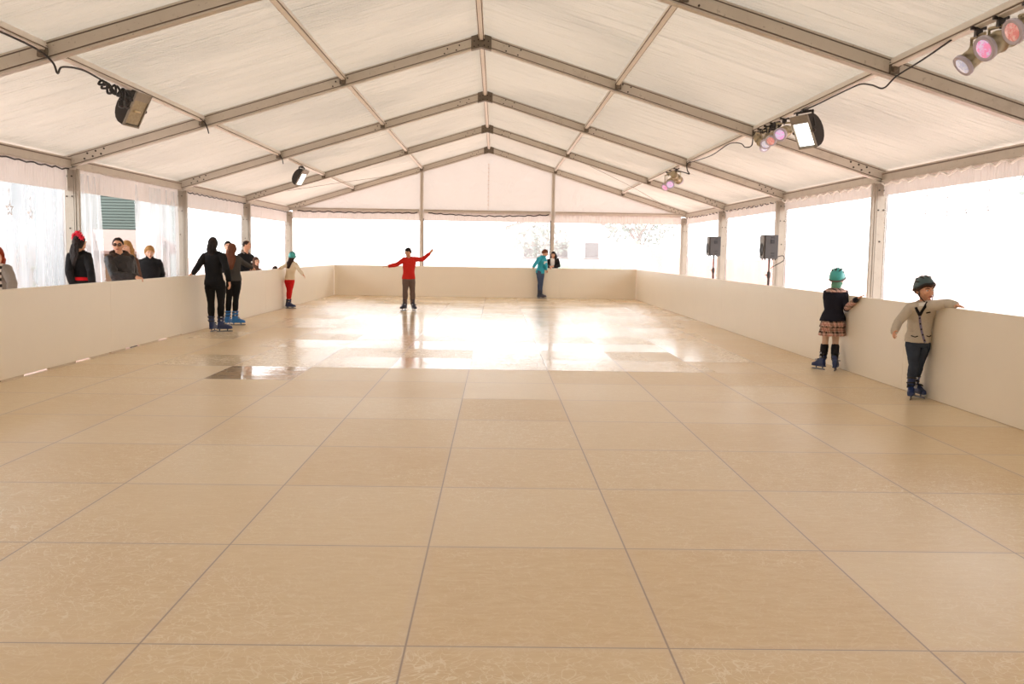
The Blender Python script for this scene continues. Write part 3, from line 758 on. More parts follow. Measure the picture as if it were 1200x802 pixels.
# ------------------------------------------------------------------ loudspeakers on stands behind the right boards
MAT['grey_plastic'] = simple('dark_speaker_plastic', (56,53,50), .5)
MAT['grille'] = simple('speaker_grille', (110,106,100), .5, .3, 60)
def speaker(x, y, z, lab, slab):
    st = empty('speaker_stand', (x, y, GZ), slab, 'speaker stand', 'speaker stands')
    m = MB(); m.smooth = True; zt = z-.25-GZ
    m.tube([(0, 0, .55), (0, 0, zt-.055)], .018, 10); m.build('pole', MAT['black_metal'], st)
    m = MB(); m.smooth = True; m.tube([(0, 0, .25), (0, 0, 1.22)], .026, 10); m.tube([(0, 0, 1.19), (0, 0, 1.27)], .04, 10); m.tube([(0, 0, 1.23), (-.07, -.02, 1.23)], .012, 6); m.build('sleeve', MAT['black_metal'], st)
    for k in range(3):
        a = 2*PI*k/3+.4; m = MB(); m.smooth = True; m.tube([(0.02*math.cos(a), .02*math.sin(a), .75), (.5*math.cos(a), .5*math.sin(a), .02)], .014, 8)
        m.tube([(0.02*math.cos(a), .02*math.sin(a), .35), (.27*math.cos(a), .27*math.sin(a), .36)], .010, 6); m.build('leg', MAT['black_metal'], st)
    o = empty('loudspeaker', (x, y, z-.25), lab, 'loudspeaker', 'loudspeakers on the right')
    # cabinet: trapezoid plan, front (grille) towards -x
    m = MB(); h = .5
    plan = [(-.155,-.165),(-.135,-.175),(.135,-.11),(.15,-.095),(.15,.095),(.135,.11),(-.135,.175),(-.155,.165)]
    m.prism(plan, 'z', 0, h); 
    for sx in (-.12, .1): 
        for sy_ in (-.1, .1): m.tube([(sx, sy_, -.012), (sx, sy_, .01)], .018, 8)
    m.build('cabinet', MAT['grey_plastic'], o)
    m = MB(); m.rbox((-.163, 0, .25), (.018, .31, .46), .006); 
    gr = m.build('grille', MAT['grille'], o)
    m = MB(); m.smooth = True
    m.loft([[V((dx, r*math.cos(2*PI*j/24), .19+r*math.sin(2*PI*j/24))) for j in range(24)] for dx, r in ((-.171,.135),(-.182,.132),(-.182,.118),(-.173,.11))])
    m.build('woofer_ring', MAT['black'], o)
    m = MB(); n_ = V((.235, -.972, 0)); t_ = V((.972, .235, 0))
    B = Matrix((t_, n_*-1, V((0,0,1)))).transposed()
    m.rbox((.02, -.142, .36), (.10, .012, .075), .006, B); m.build('handle', MAT['black'], o)
    m = MB()
    for zz in (.44, .12, .06): m.rbox((.03, -.140, zz), (.08, .008, .02), .003, B)
    m.build('trim_strip', MAT['black'], o)
    m = MB(); m.tube([(0, 0, -.035), (0, 0, .01)], .024, 10); m.build('pole_socket', MAT['black_metal'], o)
speaker(5.92, 20.58, 1.70, 'black loudspeaker on a stand beside the second right post, nearer of two', 'black pole stand under the nearer loudspeaker')
speaker(5.92, 25.86, 1.75, 'black loudspeaker on a stand, farther of two along the right boards', 'black pole stand under the farther loudspeaker')
cable('black cable looping from the nearer loudspeaker', [(6.05, 20.55, 1.48), (6.18, 20.5, 1.52), (6.2, 20.5, 1.42), (6.02, 20.55, 1.30), (5.95, 20.57, 1.25)], .008)

# ------------------------------------------------------------------ outside
def mat_corr():
    m, t, out = nt('ribbed_green_cladding'); p = N(t, 'ShaderNodeBsdfPrincipled'); co = objco(t)
    c = mixc(t, noi(t, co, 1.2, 4), lin((66,80,74)), lin((78,92,86))); L(t, c, p.inputs['Base Color']); p.inputs['Roughness'].default_value = .6
    L(t, p.outputs[0], out.inputs[0]); return m
b = MB(); x0, x1, y0, y1, zt = -15.2, -11.35, 34, 35.5, 7.0
n = 60; zs = []
for i in range(n):
    z = 1.0+(zt-1.0)*i/n; dz = (zt-1.0)/n
    zs += [(z, 0), (z+dz*.66, -.0), (z+dz*.74, .035), (z+dz*.96, .035)]
prof = [(o, z-GZ) for z, o in [(GZ, 0)]+zs+[(zt, 0)]]
ring = lambda x: [V((x, y0+o, z)) for o, z in prof]
b.loft([ring(x0), ring(x1)], cap=False, closed=False)
b.box(((x0+x1)/2, (y0+y1)/2+.2, (zt-GZ)/2), (x1-x0-.02, y1-y0, zt-GZ-.02))
ro = empty('building', (0, 0, GZ), 'large building with grey-green ribbed cladding seen through the open bay', 'building')
b.build('cladding', mat_corr(), ro)
b = MB(); b.box(((x0+x1)/2, y0-.06, zt-GZ+.06), (x1-x0+.2, .3, .2)); b.build('roof_edge', MAT['alu'], ro)
# market hut in front of it
MAT['hut_roof'] = simple('pale_pink_roof', (132,108,98), .7, nscale=6)
MAT['hut_wood'] = simple('hut_timber', (104,80,56), .7, nscale=5, stretch=(1,1,8))
MAT['hut_dark'] = simple('hut_dark_timber', (66,46,32), .7, nscale=5)
h = empty('market_hut', (-9.35, 25.6, GZ), 'timber market hut with a pale pinkish pitched roof outside the open bay', 'hut')
m = MB(); m.box((-.3, .1, .74), (1.9, 2.0, 1.48)); m.prism([(-.9, 1.47), (1.1, 1.47), (.1, 1.90)], 'x', -1.18, .6); m.build('wall', MAT['hut_wood'], h)
for sg in (-1, 1):          # two slopes, the front one cut back along its left barge edge
    y0_ = .1; m = MB(); ye = y0_+sg*1.35
    top = [(-1.0, y0_, 1.97), (.55, y0_, 1.97), (.95, ye, 1.42), (-.32 if sg < 0 else -1.4, ye, 1.42)]
    m.loft([[V(q) for q in top], [V(q)+V((0, 0, .07)) for q in top]]); m.build('roof_slope', MAT['hut_roof'], h)
m = MB(); q0, q1 = V((-1.0, .06, 1.96)), V((-.34, -1.28, 1.40))
m.loft([[q+V((0, 0, z)) for q in (q0, q1, q1+V((-.09, -.03, 0)), q0+V((-.09, -.03, 0)))] for z in (-.02, .09)]); m.build('barge_board', MAT['hut_dark'], h)
m = MB(); m.box((-1.0, -.95, .72), (1.0, .06, 1.36)); m.prism([(-1.5, 1.38), (-.42, 1.38), (-.95, 1.86)], 'y', -.97, -.90); m.build('side_panel', MAT['hut_dark'], h)
m = MB(); m.box((0, -.93, .98), (1.0, .05, .55)); m.build('shutter', MAT['hut_wood'], h)

MAT['bark'] = simple('bark', (120,104,92), .85)
MAT['leaf'] = simple('dull_green_leaf', (96,112,84), .7)
MAT['leaf_dark'] = simple('grey_green_leaf', (104,116,104), .7)
def shrub(x, y, hh, seed, lab, nst=9, leaves=120):
    rnd = random.Random(seed); o = empty('shrub', (x, y, GZ), lab, 'shrub', 'shrubs outside the clear panels')
    m = MB(); tips = []
    for i in range(nst):
        a = rnd.uniform(0, 2*PI); r = rnd.uniform(.1, .5); top = V((r*math.cos(a), r*math.sin(a), hh*rnd.uniform(.6, 1)))
        mid = top*.5+V((rnd.uniform(-.1, .1), rnd.uniform(-.1, .1), 0)); m.tube([(0, 0, 0), mid, top], [.014, .010, .004], 5)
        for k in range(3):
            u = rnd.uniform(.4, .95); p = top*u; q = p+V((rnd.uniform(-.3, .3), rnd.uniform(-.3, .3), rnd.uniform(.1, .4))); m.tube([p, q], [.007, .003], 5); tips += [p, q]
    m.build('branches', MAT['bark'], o)
    if leaves:
        m = MB()
        for i in range(leaves):
            p = rnd.choice(tips)*rnd.uniform(.6, 1)+V((rnd.uniform(-.12, .12), rnd.uniform(-.12, .12), rnd.uniform(-.1, .1)))
            d = V((rnd.uniform(-1, 1), rnd.uniform(-1, 1), rnd.uniform(-.4, 1))).normalized(); w_ = d.orthogonal().normalized()*.025; t_ = d.cross(w_).normalized()*.004
            m.loft([[p-w_*.2, p+t_, p+w_*.2, p-t_], [p+d*.05-w_, p+d*.05+t_, p+d*.05+w_, p+d*.05-t_], [p+d*.11-w_*.1, p+d*.11+t_, p+d*.11+w_*.1, p+d*.11-t_]])
        m.build('foliage', MAT['leaf'], o)
shrub(-7.75, 15.6, 1.75, 1, 'bare branching shrub outside the left panel beside the red-haired onlooker', 8, 0)
shrub(-7.8, 16.55, 1.55, 2, 'bare shrub outside the left panel just before the nearest post', 8, 30)
shrub(-7.9, 22.6, 1.35, 5, 'leafy shrub outside the curtain next to the blonde woman', 12, 160)
def tree(x, y, hh, rad, seed, lab, mat='leaf_dark', n=700):
    rnd = random.Random(seed); o = empty('tree', (x, y, GZ), lab, 'tree', 'trees outside the tent')
    m = MB(); m.tube([(0, 0, 0), (.05, .05, hh*.35), (0, 0, hh*.6)], [.16, .13, .08], 8)
    for k in range(9):
        a = 2*PI*k/9+rnd.random(); m.tube([(0, 0, hh*(.3+.03*k)), (rad*.35*math.cos(a), rad*.35*math.sin(a), hh*.6), (rad*.75*math.cos(a), rad*.75*math.sin(a), hh*rnd.uniform(.6, .85))], [.06, .04, .015], 5)
    m.build('trunk', MAT['bark'], o); m = MB()
    for i in range(n):
        while True:
            p = V((rnd.uniform(-1, 1), rnd.uniform(-1, 1), rnd.uniform(-1, 1)))
            if .25 < p.length < 1 and mnoise.noise(p*2.2+V((seed, 0, 0))) > -.12: break
        p = V((p.x*rad, p.y*rad, hh*.68+p.z*hh*.32)); d = V((rnd.uniform(-1, 1), rnd.uniform(-1, 1), rnd.uniform(-1, 1))).normalized(); w_ = d.orthogonal().normalized()*.09; t_ = d.cross(w_).normalized()*.008
        m.loft([[p-w_*.2, p+t_, p+w_*.2, p-t_], [p+d*.14-w_, p+d*.14+t_, p+d*.14+w_, p+d*.14-t_], [p+d*.3-w_*.1, p+d*.3+t_, p+d*.3+w_*.1, p+d*.3-t_]])
    m.build('crown', MAT[mat], o)
tree(8.6, 58, 5.4, 2.3, 4, 'round grey-green tree beyond the right far window')
tree(3.2, 64, 3.6, 1.9, 6, 'low bushy tree beyond the middle of the far windows', n=420)
tree(19, 30, 6.5, 2.8, 9, 'pale tree outside the right panel beside the second post')
tree(15.5, 19.5, 5.5, 2.3, 12, 'pale tree outside the right panel behind the boy in the cardigan')
MAT['terracotta'] = simple('terracotta_wall', (206,140,122), .8, nscale=4)
MAT['hedge'] = simple('hedge_green', (120,138,118), .9, nscale=12, nvar=.3, nb=.6, bdist=.05)
MAT['render_wall'] = simple('pale_render', (222,220,216), .8)
m = MB(); m.prism([(6.9, 0), (15, 0), (15, 1.45), (10, 1.45), (6.9, 2.1)], 'y', -.2, .2)
o = empty('garden_wall', (0, 50, GZ), 'reddish brick garden wall beyond the right far window', 'wall'); m.build('wall_face', MAT['terracotta'], o)
m = MB(); m.tube([(6.85, 0, 2.14), (10, 0, 1.49), (15, 0, 1.49)], .1, 6); m.build('coping', MAT['render_wall'], o)
m = MB(); m.smooth = True
for i in range(26):
    m.ell((2.6+i*.15, random.uniform(-.2, .2), .55+random.uniform(-.1, .1)), (.35, .5, .62+random.uniform(-.12, .12)), None, 10, 8)
tag(m.remesh('hedge', MAT['hedge'], .06, None, (0, 46, GZ), 3, .12, .2), 'clipped hedge beyond the right far window', 'hedge')
def house(x, y, w_, d_, hh, lab, ridge=1.2):
    o = empty('house', (x, y, GZ), lab, 'house', 'pale houses outside the tent')
    m = MB(); m.box((0, 0, hh/2), (w_, d_, hh)); m.prism([(-w_/2, hh-.01), (w_/2, hh-.01), (0, hh+ridge)], 'y', -d_/2+.02, d_/2-.02); m.build('wall', MAT['render_wall'], o)
    for sg in (-1, 1):
        m = MB(); m.prism([(sg*(w_/2+.3), hh-.15), (0, hh+ridge+.03), (0, hh+ridge+.2), (sg*(w_/2+.3), hh+.02)], 'y', -d_/2-.3, d_/2+.3); m.build('roof_slope', MAT['hut_roof'], o)
    for k in range(3):
        m = MB(); m.box((-w_*.3+w_*.3*k, -d_/2-.0, hh*.55), (w_*.13, .08, hh*.3)); m.box((-w_*.3+w_*.3*k, -d_/2-.05, hh*.38), (w_*.17, .12, .06)); m.build('window', MAT['grey_plastic'], o)
house(4.6, 70, 7, 6, 3.4, 'pale gabled house far beyond the right far window')
house(27, 24, 8, 9, 4.2, 'pale house outside the right panels beyond the tree')
o = empty('site_hoarding', (-13.4, 20.2, GZ), 'pale bluish hoarding outside the left panel at the photo edge', 'hoarding')
MAT['hoarding'] = simple('pale_blue_hoarding', (98,108,111), .6, nscale=2)
m = MB(); m.box((0, 0, 1.7), (9.4, .12, 3.4)); 
m.build('panel', MAT['hoarding'], o); m = MB(); m.box((0, -.05, 3.42), (9.5, .2, .08))
for k in range(4): m.box((-4.6+k*3.06, .1, 1.7), (.08, .1, 3.4))
m.build('rail', MAT['white_plastic'], o)
# ------------------------------------------------------------------ people
def hair_mat(name, rgb, rough=.62):
    return simple(name, rgb, rough, 0, 9, .35, .5, .006, stretch=(6, 6, .8), spec=.18)
MAT['skin'] = simple('skin', (214,160,128), .5, nscale=12, nvar=.06, nb=.04)
MAT['skin_pale'] = simple('skin_pale', (224,176,148), .5, nscale=12, nvar=.06, nb=.04)
MAT['lip'] = simple('lips', (176,96,84), .45)
MAT['eye_white'] = simple('eye_white', (225,220,214), .2, nb=0)
MAT['eye_dark'] = simple('eye_iris', (44,30,24), .15, nb=0)
MAT['hair_black'] = hair_mat('black_hair', (38,30,27)); MAT['hair_brown'] = hair_mat('brown_hair', (84,58,42)); MAT['hair_dark'] = hair_mat('dark_brown_hair', (58,42,34))
MAT['hair_auburn'] = hair_mat('auburn_hair', (150,58,30)); MAT['hair_blond'] = hair_mat('blond_hair', (172,130,80)); MAT['hair_chest'] = hair_mat('chestnut_hair', (104,62,42))
cl_ = lambda n, c, r=.85, s=40, nv=.1, nb=.25: simple(n, c, r, 0, s, nv, nb, .004, spec=.2)
MAT['grey_knit'] = cl_('grey_knit', (196,187,172), .9, 90, .14, .5)
MAT['black_knit'] = cl_('black_knit', (34,32,36), .9, 80)
MAT['navy'] = cl_('navy_wool', (36,36,46), .9, 60)
MAT['jeans'] = cl_('blue_denim', (54,62,76), .85, 10, .45, .3)
MAT['jeans_dark'] = cl_('dark_denim', (70,82,108), .85, 12, .3, .3)
MAT['black_cloth'] = cl_('black_cloth', (26,25,26), .85); MAT['black_tights'] = cl_('black_leggings', (22,21,22), .75)
MAT['charcoal'] = cl_('charcoal_jersey', (72,68,64), .9, 60)
MAT['cream_knit'] = cl_('cream_knit', (228,212,186), .9, 60); MAT['red_cloth'] = cl_('red_trousers', (204,30,30), .8)
MAT['red_knit'] = cl_('red_sweater', (196,42,32), .85, 50); MAT['brown_cloth'] = cl_('brown_trousers', (104,86,78), .85)
MAT['teal'] = cl_('teal_fleece', (56,158,178), .85, 50); MAT['brown_leather'] = simple('dark_brown_jacket', (32,26,24), .55, 0, 14, .2, .3, .008)
MAT['fur'] = simple('brown_fur_collar', (74,56,44), .95, 0, 60, .4, .9, .02)
MAT['white_cloth'] = cl_('white_cloth', (230,226,220)); MAT['red_band'] = cl_('red_sash', (210,32,40)); MAT['grey_wool'] = cl_('grey_wool', (150,142,134))
MAT['tights'] = cl_('pale_tights', (206,176,154), .7, 30, .04, .05); MAT['mauve'] = simple('mauve_band', (126,120,146), .7)
MAT['brown_hood'] = cl_('brown_hood', (92,66,54)); MAT['black_trim'] = cl_('black_trim', (30,28,30))
MAT['boot_blue'] = simple('blue_boot_shell', (28,46,92), .35, 0, 30, .2, .1); MAT['boot_bright'] = simple('bright_blue_boot_shell', (46,120,196), .38)
MAT['boot_dark'] = simple('dark_boot_shell', (44,48,66), .4); MAT['blade'] = simple('steel_blade', (120,122,128), .45, .85); MAT['buckle'] = simple('grey_buckle', (170,170,176), .4)
MAT['helmet_teal'] = simple('teal_helmet_shell', (64,170,168), .3, 0, 8, .05, 0, coat=.3); MAT['helmet_dark'] = simple('dark_teal_helmet_shell', (54,82,86), .28, 0, 8, .1, 0, coat=.3)
MAT['helmet_rim'] = simple('grey_helmet_rim', (96,92,92), .5); MAT['green_scarf'] = cl_('green_scarf', (104,158,136)); MAT['shoe'] = simple('shoe', (60,52,48), .6)
MAT['flower_red'] = simple('red_petals', (214,24,54), .7)
def mat_stripes(name, a, b, freq, axis=2):
    m, t, out = nt(name); p = N(t, 'ShaderNodeBsdfPrincipled'); c = t.nodes.new('ShaderNodeTexCoord'); s = t.nodes.new('ShaderNodeSeparateXYZ'); L(t, c.outputs['Object'], s.inputs[0])
    f = mth(t, 'GREATER_THAN', mth(t, 'FRACT', mth(t, 'MULTIPLY', s.outputs[axis], freq)), .5)
    L(t, mixc(t, f, lin(a), lin(b)), p.inputs['Base Color']); p.inputs['Roughness'].default_value = .85; L(t, p.outputs[0], out.inputs[0]); return m
def mat_plaid(name):
    m, t, out = nt(name); p = N(t, 'ShaderNodeBsdfPrincipled'); c = t.nodes.new('ShaderNodeTexCoord'); s = t.nodes.new('ShaderNodeSeparateXYZ'); L(t, c.outputs['Object'], s.inputs[0])
    hx = mth(t, 'ADD', s.outputs[0], mth(t, 'MULTIPLY', s.outputs[1], .8))
    def band(v, f, off, w): return mth(t, 'LESS_THAN', mth(t, 'FRACT', mth(t, 'ADD', mth(t, 'MULTIPLY', v, f), off)), w)
    a, b = band(hx, 17, 0, .36), band(s.outputs[2], 14, .1, .36)
    dark = mth(t, 'MULTIPLY', mth(t, 'ADD', a, b), .5)
    red = mth(t, 'MAXIMUM', band(hx, 17, .45, .12), band(s.outputs[2], 14, .55, .12))
    col = mixc(t, mth(t, 'MULTIPLY', red, .6), lin((222,186,172)), lin((160,60,60)))
    col = mixc(t, mth(t, 'MULTIPLY', dark, .95), col, lin((32,26,30)))
    L(t, col, p.inputs['Base Color']); p.inputs['Roughness'].default_value = .9
    L(t, bump(t, noi(t, c.outputs['Object'], 90), .2, .003), p.inputs['Normal']); L(t, p.outputs[0], out.inputs[0]); return m
MAT['plaid'] = mat_plaid('pink_black_plaid'); MAT['bw_stripe'] = mat_stripes('black_white_stripes', (235,230,224), (30,28,28), 14)

def lerp(a, b, t): return a+(b-a)*t
class Person:
    def __init__(s, key, face, head=(0,0,0), hs=None, girth=1.0, voxel=.006):
        P = POSE[key]; s.root = V(P['root']); s.H = P['H']; s.k = s.H/1.7; s.J = {k: V(v) for k, v in P['J'].items()}
        a = math.radians(face); s.face = V((math.sin(a), math.cos(a), 0)); s.g = girth; s.vx = voxel
        s.hs = hs if hs else lerp(.90, 1.0, min(1, max(0, (s.H-1.1)/.55)))
        hy, hp, hr = [math.radians(q) for q in head]; ph = a+hy
        f = V((math.sin(ph)*math.cos(hp), math.cos(ph)*math.cos(hp), -math.sin(hp))); r = V((math.cos(ph), -math.sin(ph), 0)); u = r.cross(f)
        r2 = r*math.cos(hr)-u*math.sin(hr); u2 = u*math.cos(hr)+r*math.sin(hr)
        s.HB = Matrix((r2, f, u2)).transposed()
        J = s.J
        # right-hand side of the body is +right; make sure a/b match the facing
        s.right = V((s.face.y, -s.face.x, 0))
        s.obj = None
    # --- head surface; d is a unit direction in head axes (x right, y front, z up)
    def hp(s, d, grow=0.0):
        x, y, z = d
        p = V((x*.073, y*.094, z*.114)); zn = max(0, -z)
        p.x *= 1-.30*zn**1.6
        if y < 0: p.y *= 1-.45*zn**1.2
        else: p.y *= 1-.06*zn
        if z > 0: p.y -= .004
        p = p*(1+grow)
        return s.J['head']+s.HB @ (p*s.hs)
    def hloc(s, x, y, z): return s.J['head']+s.HB @ (V((x, y, z))*s.hs)
    def blob(s, m, fn, nu=28, nv=20):
        rings = []
        for i in range(nv+1):
            th = PI*(i+.02)/(nv+.04); ring = []
            for j in range(nu):
                a = 2*PI*j/nu; d = V((math.sin(th)*math.cos(a), math.sin(th)*math.sin(a), -math.cos(th)))
                ring.append(s.hp(d, fn(d)))
            rings.append(ring)
        m.loft(rings)
    def head_mesh(s, m, features=True):
        s.blob(m, lambda d: 0)
        h = s.hloc; k = s.hs
        m.tube([h(0, .088, .020), h(0, .099, -.006), h(0, .106, -.021)], [.006*k, .009*k, .0105*k], 8)
        for sx in (-1, 1):
            m.ell(h(sx*.011, .098, -.024), (.009*k,)*3, None, 8, 6)
            m.tube([h(sx*.012, .092, .030), h(sx*.045, .078, .030)], [.009*k, .008*k], 8)
            m.ell(h(sx*.036, .062, -.020), (.020*k, .018*k, .020*k), None, 10, 8)
            m.ell(h(sx*.076, -.012, -.004), (.009*k, .018*k, .030*k), s.HB, 10, 8)
        m.ell(h(0, .070, -.086), (.022*k, .016*k, .018*k), s.HB, 10, 8)
        m.ell(h(0, .088, -.052), (.020*k, .012*k, .010*k), s.HB, 10, 8)
        m.tube([s.J['neck']-V((0,0,.05*s.k)), lerp(s.J['neck'], s.J['head'], .35), h(0, -.018, -.055)], [.062*s.k, .054*s.k, .052*s.k], 14)
    def axes(s, t):
        J = s.J; q = lerp(J['hip_b']-J['hip_a'], J['sh_b']-J['sh_a'], min(1, max(0, t)))
        u = q.normalized(); sp = (J['neck']-J['pelvis']).normalized(); w = sp.cross(u).normalized()
        if w.dot(s.face) < 0: w = -w
        return u, w
    def torso(s, m, off, t0, t1, shape=None, n=26, extra=None):
        """elliptical rings from pelvis (0) to neck (1)"""
        J = s.J; k = s.k*s.g
        T = [(-.20,.120,.095),(-.10,.155,.112),(0,.165,.118),(.12,.158,.110),(.30,.138,.100),(.48,.146,.108),(.66,.160,.116),(.80,.168,.112),(.90,.150,.095),(.97,.085,.070),(1.05,.055,.055)]
        half = (J['sh_b']-J['sh_a']).length*.5
        def at(t):
            for i in range(len(T)-1):
                if T[i][0] <= t <= T[i+1][0]:
                    q = (t-T[i][0])/(T[i+1][0]-T[i][0]); q = q*q*(3-2*q); return lerp(T[i][1], T[i+1][1], q), lerp(T[i][2], T[i+1][2], q)
            return T[-1][1:] if t > 1 else T[0][1:]
        rings = []; N_ = 18
        chest = (J['sh_a']+J['sh_b'])/2
        for i in range(N_+1):
            t = lerp(t0, t1, i/N_); w_, d_ = at(t); u, f = s.axes(t)
            c = lerp(J['pelvis'], J['neck'], t)
            if t > .55:        # pull towards the middle of the shoulders
                mid = J['pelvis']+(J['neck']-J['pelvis'])*.87; b = min(1, (t-.55)/.3)*(1 if t < .9 else max(0, 1-(t-.9)/.12)); c = c+(chest-mid)*b*.6
            e = extra(t) if extra else 0
            o = off+e
            ring = []
            for j in range(n):
                a = 2*PI*j/n; ca, sa = math.cos(a), math.sin(a)
                back = 1.0 if sa > 0 else (1.12 if t < .1 else 1.0)
                ring.append(c+u*(ca*(w_*k+o))+f*(sa*(d_*k*back+o)))
            rings.append(ring)
        m.loft(rings)
    def arm(s, m, q, off, upto=1.0, cuff=0, r0=1.0, rnd=True):
        J = s.J; k = s.k*(.6+.4*s.g); a, b, c = J['sh_'+q], J['el_'+q], J['wr_'+q]
        pts = []; rad = []
        base = [(0,.056),(.25,.052),(.5,.047),(.75,.043),(1,.040)]
        for t, r in base: pts.append(lerp(a, b, t)); rad.append(r*k*r0+off)
        fore = [(.15,.042),(.35,.041),(.6,.036),(.85,.029),(1,.027)]
        for t, r in fore:
            if t > upto+1e-6: break
            pts.append(lerp(b, c, t)); rad.append(r*k+off)
        if cuff: rad[-1] += cuff
        sh = (J['sh_a']+J['sh_b'])/2
        m.tube([lerp(a, sh, .35)]+pts, [.055*k+off]+rad, 14, rnd)
    def traps(s, m, off):
        J = s.J; k = s.k
        n = J['neck']+V((0, 0, -.012*k))
        for q in 'ab': m.tube([n, lerp(n, J['sh_'+q], .55)+V((0, 0, .004*k)), J['sh_'+q]], [.050*k+off, .050*k+off, .050*k+off], 14)
    def leg(s, m, q, off, t_end=1.0, flare=0):
        J = s.J; k = s.k*(.5+.5*s.g); a, b, c = J['hip_'+q], J['kn_'+q], J['an_'+q]
        pts = []; rad = []
        up = J['pelvis']*.0+a+V((0, 0, .04*k))
        pts.append(up); rad.append(.080*k+off)
        for t, r in ((.1,.088),(.3,.083),(.55,.072),(.8,.060),(1,.054)): pts.append(lerp(a, b, t)); rad.append(r*k+off)
        back = -s.face*.012*k
        for t, r in ((.12,.053),(.3,.057),(.5,.052),(.75,.041),(1,.036)):
            if t > t_end+1e-6: break
            pts.append(lerp(b, c, t)+back*math.sin(PI*min(1, t*1.3))); rad.append(r*k+off+flare*t)
        m.tube(pts, rad, 16)
    def hand(s, m, q, palm, thumb, curl=(.35,.4,.45,.5), spread=.10):
        J = s.J; w, e = J['wr_'+q], J['ha_'+q]; d = (e-w).normalized(); k = s.k*1.02
        pn = V(palm); pn = (pn-d*pn.dot(d)).normalized(); l = d.cross(pn).normalized()
        if l.dot(V(thumb)) < 0: l = -l
        rings = []
        for t, hw, ht in ((-.015,.026,.022),(.0,.027,.021),(.03,.036,.019),(.06,.041,.017),(.085,.041,.015),(.094,.036,.011)):
            ring = []
            for j in range(14):
                a = 2*PI*j/14; ring.append(w+d*(t*k)+l*(math.cos(a)*hw*k)+pn*(math.sin(a)*ht*k))
            rings.append(ring)
        m.loft(rings)
        for i, (o, ln) in enumerate(((.031,.068),(.0105,.076),(-.0105,.071),(-.031,.056))):
            b = w+d*(.082*k)+l*(o*k); dir_ = (d+l*(spread*o/.031)).normalized(); pts = [w+d*(.05*k)+l*(o*.9*k), b]; p = b.copy(); ang = 0
            for sg in (.45, .32, .26):
                ang += curl[i]*(.8 if sg == .45 else 1.0)
                v = dir_*math.cos(ang)+pn*math.sin(ang); p = p+v*(ln*sg*k); pts.append(p.copy())
            m.tube(pts, [.0085*k,.0092*k,.0084*k,.0076*k,.0062*k], 8)
        b = w+d*(.022*k)+l*(.028*k)+pn*(.006*k); v1 = (d*.62+l*.72+pn*.25).normalized(); v2 = (d*.88+l*.30+pn*.4).normalized()
        m.tube([w+d*.012*k+l*.012*k, b, b+v1*.034*k, b+v1*.034*k+v2*.028*k], [.013*k,.0125*k,.0105*k,.008*k], 8)
    def body(s, label, hands, skin='skin', group=None, bare_foot=False):
        m = MB(); s.head_mesh(m); s.torso(m, -.006, -.11, 1.02); s.traps(m, -.002)
        for q in 'ab':
            s.arm(m, q, -.002); s.leg(m, q, -.004); s.hand(m, q, *hands[q])
            f = s.foot.get(q, s.face) if hasattr(s, 'foot') else s.face
            m.tube([s.J['an_'+q]+V((0,0,.02)), s.J['an_'+q]-V((0,0,.030*s.k)), s.J['an_'+q]-V((0,0,.04*s.k))+f*.05*s.k], [.030*s.k,.026*s.k,.018*s.k], 10)
        s.obj = m.remesh('person', MAT[skin], s.vx, None, s.root, 3)
        tag(s.obj, label, 'person', group); return s.obj
    def face_parts(s, brow='hair_dark', lips=True, eyes=True):
        h = s.hloc; k = s.hs
        if eyes:
            for sx in (-1, 1):
                m = MB(); m.smooth = True; c = h(sx*.032, .0835, .010)
                m.ell(c, (.0135*k, .0075*k, .0075*k), s.HB, 12, 8); m.m = 1; m.ell(h(sx*.032, .0885, .010), (.0062*k, .0035*k, .0062*k), s.HB, 10, 8)
                m.build('eye', [MAT['eye_white'], MAT['eye_dark']], s.obj)
                m = MB(); m.smooth = True; m.tube([h(sx*.015, .098, .028), h(sx*.034, .094, .034), h(sx*.052, .080, .027)], [.004*k, .005*k, .003*k], 6); m.build('eyebrow', MAT[brow], s.obj)
        if lips:
            m = MB(); m.smooth = True
            m.tube([h(-.024, .090, -.052), h(-.008, .101, -.047), h(0, .102, -.049), h(.008, .101, -.047), h(.024, .090, -.052)], [.002*k,.0045*k,.0045*k,.0045*k,.002*k], 6)
            m.tube([h(-.020, .091, -.055), h(0, .101, -.058), h(.020, .091, -.055)], [.002*k,.0055*k,.002*k], 6)
            m.build('lips', MAT['lip'], s.obj)
    def hair(s, mat, style='short', t=.10, low=-.55, fringe=.42, fall=None, fw=.10, name='hair', bald=0):
        m = MB()
        def fn(d):
            x, y, z = d
            if y > .35: zl = lerp(.10, fringe, min(1, (y-.35)/.35))
            elif y > -.1: zl = lerp(-.18 if style == 'short' else -.7, .10, (y+.1)/.45)
            else: zl = lerp(low, -.18 if style == 'short' else -.7, min(1, max(0, (y+1)/.9)))
            e = (z-zl)/.16; e = min(1, max(0, e)); g = -.10+(t+.10)*e
            if bald and z > .55 and e > .9: g = lerp(g, -.03, min(1, (z-.55)/.2)*(1 if y > -.5 else .6))
            g += (.09*abs(x)+.025*mnoise.noise(V((x*5, y*5, z*2.2))))*e
            return g
        s.blob(m, fn, 36, 28)
        if fall:      # list of points (head axes -> world offsets) the long hair follows
            pts = [s.hloc(0, -.045, .03), s.hloc(0, -.078, -.03)]+[V(p) for p in fall]
            back = -(s.HB @ V((0, 1, 0))); n_ = len(pts); rings = []
            for i, p in enumerate(pts):
                q = i/(n_-1); w_ = fw*s.hs*(.75+.45*math.sin(PI*min(1, q*1.15)))*(1 if q < .85 else .72); d_ = .045*s.hs*(1-.45*q)
                u = s.HB @ V((1, 0, 0)); ring = []
                for j in range(22):
                    a = 2*PI*j/22; rr_ = 1+.10*math.sin(7*a+2*q)
                    ring.append(p+u*(math.cos(a)*w_*rr_)+back*(math.sin(a)*d_*rr_+.0))
                rings.append(ring)
